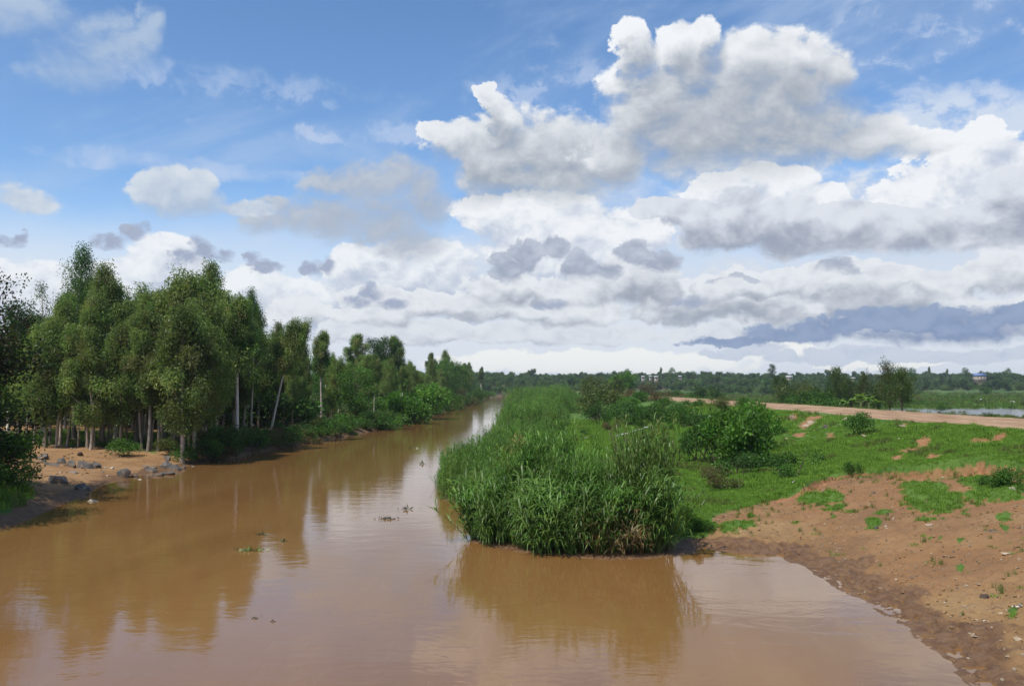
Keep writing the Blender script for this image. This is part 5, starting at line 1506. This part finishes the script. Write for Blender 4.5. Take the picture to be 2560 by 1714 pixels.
RS = 'stones on the right slope'
def z4(zx, zy): return 640 + zx * .164, 352 + zy * .164
def z5(zx, zy): return 672 + zx * .1503, 464 + zy * .1503
for k, (zx, zy, w, h, mt, lab) in enumerate((
    (925, 408, 42, 30, M_stone, 'brownish stone half sunk in the turf below the road'), (1055, 434, 76, 34, M_stone, 'large pale stone in the stony patch below the road'), (1012, 452, 50, 20, M_stone, 'low pale stone left of the large one below the road'), (1133, 464, 42, 36, M_rock, 'grey round stone left of the solitary bush'),
    (1248, 412, 44, 28, M_stone, 'pale stone against the left side of the solitary bush'), (1375, 518, 66, 24, M_stone, 'flat pale stone below the solitary bush'), (1594, 466, 64, 24, M_stone, 'flat reddish stone right of the solitary bush'), (1576, 530, 26, 18, M_stone, 'small pale stone by the turf scar'),
    (1868, 686, 56, 22, M_stone, 'flat pale stone low on the turf slope'), (866, 574, 32, 20, M_stone, 'pale stone right of the big leafy bush'), (898, 530, 26, 14, M_stone, 'small stone high on the slope behind the leafy bush'), (1960, 572, 24, 10, M_stone, 'small flat stone between the two red scars'),
    (2285, 825, 34, 30, M_chalk, 'white upright stone at the turf edge on the right'), (2250, 832, 24, 14, M_chalk, 'small white stone beside the upright one'), (2282, 742, 26, 16, M_stone, 'pale stone in the turf above the white upright one'), (155, 565, 42, 34, M_rock, 'dark grey stone on the meadow beside the leafy bush'),
    (1350, 718, 40, 14, M_stone, 'flat brown stone on the lower turf'), (1424, 860, 22, 18, M_rock, 'grey stone on the bare earth below the turf edge'), (1398, 930, 20, 20, M_stone, 'stone at the tip of the left turf patch'), (1450, 1082, 36, 26, M_rock, 'grey slab stone on the bare earth'),
    (1500, 1056, 18, 12, M_chalk, 'white pebble near the grey slab stone'), (1550, 1014, 16, 14, M_chalk, 'white pebble in the middle of the bare earth'))):
    u, v = z4(zx, zy); rock(u, v, w * .164, h * .164, lab, mt, 400 + k, 'stone', 'stone', RS, sink=.3, sub=2)
for k, (zx, zy, w, h, mt, lab) in enumerate((
    (2226, 600, 80, 36, M_stone, 'largest flat pale stone on the bare earth'), (2322, 618, 44, 20, M_stone, 'pale split stone right of the largest flat one'), (2142, 446, 62, 18, M_rock, 'flat grey stone high on the bare earth'), (1712, 405, 48, 24, M_stone, 'blocky tan stone in the middle of the bare earth'),
    (1368, 646, 38, 22, M_stone, 'tan stone at the edge of the wet mud'), (1988, 546, 24, 24, M_stone, 'small upright brown stone'), (1600, 580, 30, 14, M_rock, 'small dark stone near the wet mud edge'), (2195, 984, 36, 14, M_stone, 'pale flat stone near the broken stick'),
    (2030, 1040, 36, 14, M_stone, 'pale stone on the dark mud edge'), (2078, 1044, 28, 14, M_stone, 'pale stone right of its twin on the mud edge'), (2128, 1092, 20, 20, M_chalk, 'whitish stone on the dark mud slope'), (2252, 1054, 54, 18, M_stone, 'long flat stone low on the right'),
    (2304, 1034, 26, 18, M_stone, 'stone at the far right below the stick'), (2018, 1160, 60, 24, M_stone, 'large pale stone half sunk in the mud'), (1976, 1122, 34, 16, M_stone, 'pale stone above the sunken large one'), (2012, 1138, 26, 14, M_chalk, 'whitish stone touching the sunken large one'),
    (2312, 1148, 66, 26, M_stone, 'broken pale stone at the lower right edge'), (1352, 856, 34, 14, M_chalk, 'flat whitish stone in the mud by the water'), (1388, 844, 30, 16, M_stone, 'tan stone in the mud by the water'), (1946, 946, 36, 14, M_stone, 'flat tan stone right of the mud band'),
    (2012, 950, 30, 16, M_stone, 'tan stone near the dark branch piece'), (1736, 944, 14, 10, M_chalk, 'tiny white stone in the mud band'), (2332, 1270, 24, 18, M_chalk, 'white stone low at the right edge'), (2216, 1222, 16, 10, M_chalk, 'tiny white stone on the lower mud slope'),
    (1970, 812, 34, 16, M_stone, 'reddish flat stone above the dark branch piece'), (1696, 858, 12, 10, M_chalk, 'tiny white pebble above the mud band'), (1440, 806, 26, 12, M_stone, 'small tan stone near the waterline'), (1094, 576, 24, 12, M_stone, 'pale stone on the mud at the top of the bay'))):
    u, v = z5(zx, zy); rock(u, v, w * .1503, h * .1503, lab, mt, 440 + k, 'stone', 'stone', 'stones on the bare red earth', sink=.3, sub=2)

# loose gravel, too many to count
M_clod = flat_mat('earth_clod', (.20, .115, .052), (.29, .185, .088), 9)
pebs = [rock_mesh(500, 1, .8, .6, M_stone, 7, 2), rock_mesh(501, 1, .7, .5, M_stone, 7, 2), rock_mesh(510, 1, .8, .5, M_rock, 7, 2)] + [rock_mesh(520 + k, 1, .9, .7, M_clod, 7, 2) for k in range(3)]
q = np.concatenate([np.stack([R_pts.uniform(8, 27, 22000), R_pts.uniform(15, 44, 22000)], 1), np.stack([R_pts.uniform(-44, -21, 1500), R_pts.uniform(45, 72, 1500)], 1)])
so = np.maximum(zone('soil', q[:, 0], q[:, 1]), zone('beach', q[:, 0], q[:, 1]))
q = q[(so > .8) & (np.maximum(zone('dr', q[:, 0], q[:, 1]), zone('dl', q[:, 0], q[:, 1])) > .25)]
q = q[(zone('wet', q[:, 0], q[:, 1]) < .5) | (R_pts.uniform(size=len(q)) < .35)]
szs = np.where(q[:, 0] < 0, 2.2, 1.0) * (0.016 + .10 * R_pts.uniform(0, 1, len(q)) ** 6)
pt = ground_pts(q); pt[:, 2] += szs * .12
scatter('gravel', pt, R_pts.uniform(0, 6.28, len(q)), szs, np.where(R_pts.uniform(size=len(q)) < .35, R_pts.integers(0, 3, len(q)), R_pts.integers(3, 6, len(q))), pebs, 'loose gravel and small stones strewn over the bare earth')

# ================================================================== sticks, poles, drift
M_pole = flat_mat('bleached_wood', (.50, .46, .38), (.64, .60, .52), 3)
M_stick = flat_mat('brown_stick', (.17, .11, .07), (.26, .18, .11), 5)
def stick(pa, pb, r0, r1, label, mat, name='stick', cat='stick', wob=.03, lift=.03, group=None, seed=0):
    a = np.array(hitg(*pa)); b = np.array(hitg(*pb)); rng = np.random.default_rng(seed)
    t = np.linspace(0, 1, 6)[:, None]
    p = a * (1 - t) + b * t; p[:, 2] = [max(zat(c_[0], c_[1]), 0) + lift + r0 for c_ in p]
    p = p + rng.normal(size=p.shape) * wob * np.array([1, 1, .3])
    o0 = p[0].copy()
    V, Fq = tube(p - o0, np.linspace(r0, r1, 6), 6)
    caps = [np.array([[0, 1, 2, 3], [0, 3, 4, 5]]), np.array([[30, 33, 32, 31], [30, 35, 34, 33]])]
    o = link(name, mesh_np(name, V, [Fq] + caps, mat), loc=tuple(o0))
    tag(o, label, cat, group); return o
def z6(zx, zy): return 480 + zx * .1196, 352 + zy * .1196
stick(z6(1140, 712), z6(1232, 688), .10, .09, 'lower piece of the pale fallen pole on the meadow', M_pole, 'fallen_pole', 'pole', .02, group='pieces of the pale fallen pole')
stick(z6(1250, 682), z6(1345, 652), .09, .085, 'middle piece of the pale fallen pole on the meadow', M_pole, 'fallen_pole', 'pole', .02, group='pieces of the pale fallen pole', seed=1)
stick(z6(1368, 642), z6(1434, 622), .10, .09, 'upper piece of the pale fallen pole under the dark bush', M_pole, 'fallen_pole', 'pole', .02, group='pieces of the pale fallen pole', seed=2)
stick(z6(866, 717), z6(905, 718), .06, .05, 'short pale stick on the meadow beside the reeds', M_pole, seed=3)
stick(z4(934, 798), z4(958, 784), .035, .03, 'pale stick on the turf above the bare earth', M_pole, seed=4)
stick(z5(2266, 955), z5(2342, 946), .022, .016, 'pale broken stick at the right edge of the bare earth', M_pole, seed=5)
stick(z5(1800, 622), z5(1880, 620), .022, .015, 'short brown stick on the bare earth', M_stick, seed=6)
stick(z5(2130, 968), z5(2190, 955), .012, .008, 'thin twig near the pale broken stick', M_stick, seed=7)
stick(z5(2268, 562), z5(2310, 556), .018, .012, 'dark twig above the largest flat stone', M_stick, seed=8)
stick(z4(1740, 925), z4(1752, 880), .018, .012, 'thin root lying below the turf edge', M_stick, seed=9)
rock(*z5(2088, 892), 12, 5, 'dark charred branch piece on the bare earth', M_stump, 353, 'branch_piece', 'branch', sub=2, depth=.5)

# floating weeds
M_weed = leaf_mat('floating_weed', .2, .1, .3)
def weed(u, v, wpx, label, seed, n=26, h=.16, cols=((.08, .13, .03), (.11, .12, .04), (.07, .055, .03))):
    x, y, _ = hitg(u, v); w = wpx * y / F; rng = np.random.default_rng(seed)
    c = np.stack([rng.normal(size=n) * w * .3, rng.normal(size=n) * .10, np.full(n, .01)], 1)
    d = rng.normal(size=(n, 3)) * np.array([.8, .5, .5]); d[:, 2] = np.abs(d[:, 2]) + .15
    V, Fq = leaf_quads(c, d, np.full(n, h) * rng.uniform(.6, 1.4, n), np.full(n, h * .33), rng)
    cc = np.array(cols)[rng.integers(0, len(cols), n)]
    st = tube(np.array([(-w * .5, 0, .01), (-w * .1, .04, .03), (w * .2, -.03, .02), (w * .5, .02, .01)]), [.012, .014, .012, .006], 4)
    V2, F2, C2 = join([(V, Fq, np.repeat(cc, 4, 0)), (st[0], st[1], np.array([.10, .07, .04]))])
    o = link('floating_weed', mesh_np('floating_weed', V2, F2, M_weed, C2), loc=(x, y, 0))
    tag(o, label, 'floating weed', 'weeds drifting on the river')
weed(388, 518.5, 17, 'dark drifting weed raft in mid river', 1, 36, .13, ((.045, .05, .025), (.06, .07, .03), (.07, .05, .03)))
weed(406, 509.0, 9, 'drifting sprig with upright twigs just beyond the dark raft', 2, 9, .22, ((.06, .08, .03), (.07, .06, .03)))
weed(251, 550.5, 22, 'long pale green weed strip nearest the left bank', 3, 40, .17, ((.16, .20, .05), (.12, .16, .04)))
weed(262, 534.5, 8, 'small green weed left of the sunny water', 4, 14, .15)
weed(284, 541, 7, 'small green weed between the strip and the dark raft', 5, 12, .14)
weed(255, 618, 6, 'tiny weed by the end of the tree reflections', 6, 6, .07)
weed(273, 621.5, 5, 'dark green leaf drifting alone in the near water', 7, 4, .07)
weed(414, 448, 8, 'dark twig scrap drifting at the bend', 8, 12, .30)
weed(423, 464, 6, 'tiny drifting scrap near the reed tip', 9, 9, .25)
x, y, _ = hitg(413, 450)
stick((421.5, 462), (422, 460), .02, .012, 'dead twig stub in the water at the reed bank', M_stick, seed=12, lift=.05)

# ================================================================== people and birds, far off
M_skin = flat_mat('skin', (.10, .055, .035), (.13, .07, .045))
M_shirt = flat_mat('white_cloth', (.78, .78, .78), (.82, .82, .82))
M_tan = flat_mat('tan_cloth', (.55, .36, .16), (.62, .42, .20))
M_darkc = flat_mat('dark_cloth', (.03, .035, .05), (.05, .05, .07))
M_blk = flat_mat('black_hair', (.01, .01, .01), (.02, .02, .02))
def person(x, y, face, top, bottom, label, stride=.22, bend=0.0, group=None):
    z = zat(x, y)
    def bz(p):                                           # lean the upper body forward at the hip
        px, py, pz = p
        if pz <= .92: return p
        h = pz - .92; return (px, py - h * math.sin(bend), .92 + h * math.cos(bend))
    J = {'pelvis': (0, 0, .95), 'belly': (0, 0, 1.12), 'chest': (0, 0, 1.34), 'neck': (0, 0, 1.48), 'head': (0, -.02, 1.58), 'crown': (0, -.01, 1.71)}
    Rr = {'pelvis': .15, 'belly': .135, 'chest': .155, 'neck': .06, 'head': .10, 'crown': .075}
    E = [('pelvis', 'belly'), ('belly', 'chest'), ('chest', 'neck'), ('neck', 'head'), ('head', 'crown')]
    for s, nm in ((-1, 'l'), (1, 'r')):
        st = stride * s
        for k, (p, r) in {'hip': ((.10 * s, 0, .88), .095), 'knee': ((.10 * s, -st * .6, .49), .065), 'ankle': ((.10 * s, -st + .03, .09), .045), 'toe': ((.11 * s, -st - .14, .04), .035),
                          'sh': ((.19 * s, 0, 1.40), .065), 'el': ((.25 * s, st * .5, 1.13), .045), 'wr': ((.25 * s, st * .5 - .14, .92), .032), 'hand': ((.25 * s, st * .5 - .18, .83), .035)}.items():
            J[k + nm] = p; Rr[k + nm] = r
        E += [('pelvis', 'hip' + nm), ('hip' + nm, 'knee' + nm), ('knee' + nm, 'ankle' + nm), ('ankle' + nm, 'toe' + nm), ('chest', 'sh' + nm), ('sh' + nm, 'el' + nm), ('el' + nm, 'wr' + nm), ('wr' + nm, 'hand' + nm)]
    def skinned(name, keys, edges, grow_, mat, parent=None):
        me = bpy.data.meshes.new(name); ix = {k: i for i, k in enumerate(keys)}
        me.from_pydata([bz(J[k]) for k in keys], [(ix[a_], ix[b_]) for a_, b_ in edges], [])
        o = link(name, me, parent)
        md = o.modifiers.new('skin', 'SKIN'); md.use_smooth_shade = True
        lay = me.skin_vertices[0] if me.skin_vertices else me.attributes and None
        for i, k in enumerate(keys):
            sv = me.skin_vertices[0].data[i]; r = Rr[k] + grow_; sv.radius = (r, r * (.75 if k in ('chest', 'belly', 'pelvis') else 1)); sv.use_root = (k == keys[0])
        o.modifiers.new('smooth', 'SUBSURF').render_levels = 1
        me.materials.append(mat)
        return o
    body = None
    keys = list(J)
    try:
        body = skinned('person', keys, E, 0, M_skin)
    except Exception:
        import bmesh
        raise
    skinned('shirt', ['belly', 'chest', 'shl', 'ell', 'shr', 'elr', 'pelvis'], [('pelvis', 'belly'), ('belly', 'chest'), ('chest', 'shl'), ('shl', 'ell'), ('chest', 'shr'), ('shr', 'elr')], .022, top, body)
    skinned('trousers', ['pelvis', 'hipl', 'kneel', 'anklel', 'hipr', 'kneer', 'ankler'], [('pelvis', 'hipl'), ('hipl', 'kneel'), ('kneel', 'anklel'), ('pelvis', 'hipr'), ('hipr', 'kneer'), ('kneer', 'ankler')], .018, bottom, body)
    J2 = dict(J)
    skinned('hair', ['head', 'crown'], [('head', 'crown')], .012, M_blk, body).location = (0, .02, .03)
    body.location = (x, y, z); body.rotation_euler = (0, 0, face)
    tag(body, label, 'person', group)
WK = 'people walking on the far road'
person((598.2 - CX) / F * 375, 375, .3, M_shirt, M_tan, 'person in white top and tan trousers at the left of the far road walkers', group=WK)
person((601.2 - CX) / F * 372, 372, 0, M_shirt, M_darkc, 'person in white shirt in the middle of the far road walkers', group=WK)
person((603.4 - CX) / F * 370, 370, -.3, M_shirt, M_darkc, 'person in white shirt and dark trousers at the right of the walkers', group=WK)
x, y, z = hitg(981, 402.6)
person(x, y, 1.2, M_shirt, M_darkc, 'person in pale top and dark trousers standing in the flooded green field')

def bird(x, y, label, seed):
    z = zat(x, y); r = bpy.data.objects.new('egret', None); COL.objects.link(r); r.location = (x, y, z + .0); r.rotation_euler = (0, 0, seed * 2.1)
    t = np.linspace(0, 1, 7); rb = .15 * np.sin(np.pi * np.clip(t * .92 + .06, 0, 1)) ** .8 + .01
    nk = np.array([(.24, 0, .56), (.33, 0, .66), (.29, 0, .78), (.33, 0, .88), (.42, 0, .89)])
    V1, F1 = tube(np.stack([-.34 + .62 * t, 0 * t, .42 + .16 * t], 1), rb, 8); V2, F2 = tube(nk, [.06, .035, .028, .038, .02], 6)
    V, Fq, _ = join([(V1, F1, None), (V2, F2, None)])
    link('body', mesh_np('body', V, Fq, M_shirt, smooth=True), r)
    link('beak', mesh_np('beak', *tube([(.41, 0, .89), (.48, 0, .875), (.55, 0, .86)], [.016, .01, .003], 5), M_tan), r)
    for s in (-1, 1): link('leg', mesh_np('leg', *tube([(0, .05 * s, .42), (.02, .05 * s, .2), (0, .05 * s, -.01)], [.014, .012, .012], 5), M_blk), r)
    tag(r, label, 'bird', 'white birds in the flooded field')
for k, (u, v, lab) in enumerate(((1010.5, 402.4, 'white egret standing left of the pair in the green field'), (1014, 402.6, 'white egret standing right of the pair in the green field'))):
    x, y, z = hitg(u, v); bird(x, y, lab, k)

# ================================================================== the air
M_haze = bpy.data.materials.new('haze'); M_haze.use_nodes = True; M_haze.node_tree.nodes.clear(); use_tree(M_haze.node_tree)
pv = NT.nodes.new('ShaderNodeVolumePrincipled')
pv.inputs['Color'].default_value = (.86, .92, 1.0, 1); pv.inputs['Density'].default_value = 0.00014; pv.inputs['Anisotropy'].default_value = .3
LK.new(pv.outputs[0], NT.nodes.new('ShaderNodeOutputMaterial').inputs['Volume'])
tag(link('haze', mesh_np('haze', *box(-3200, 3200, -250, 3300, -2.4, 48), M_haze)), 'thin pale air over the river plain', kind='stuff')
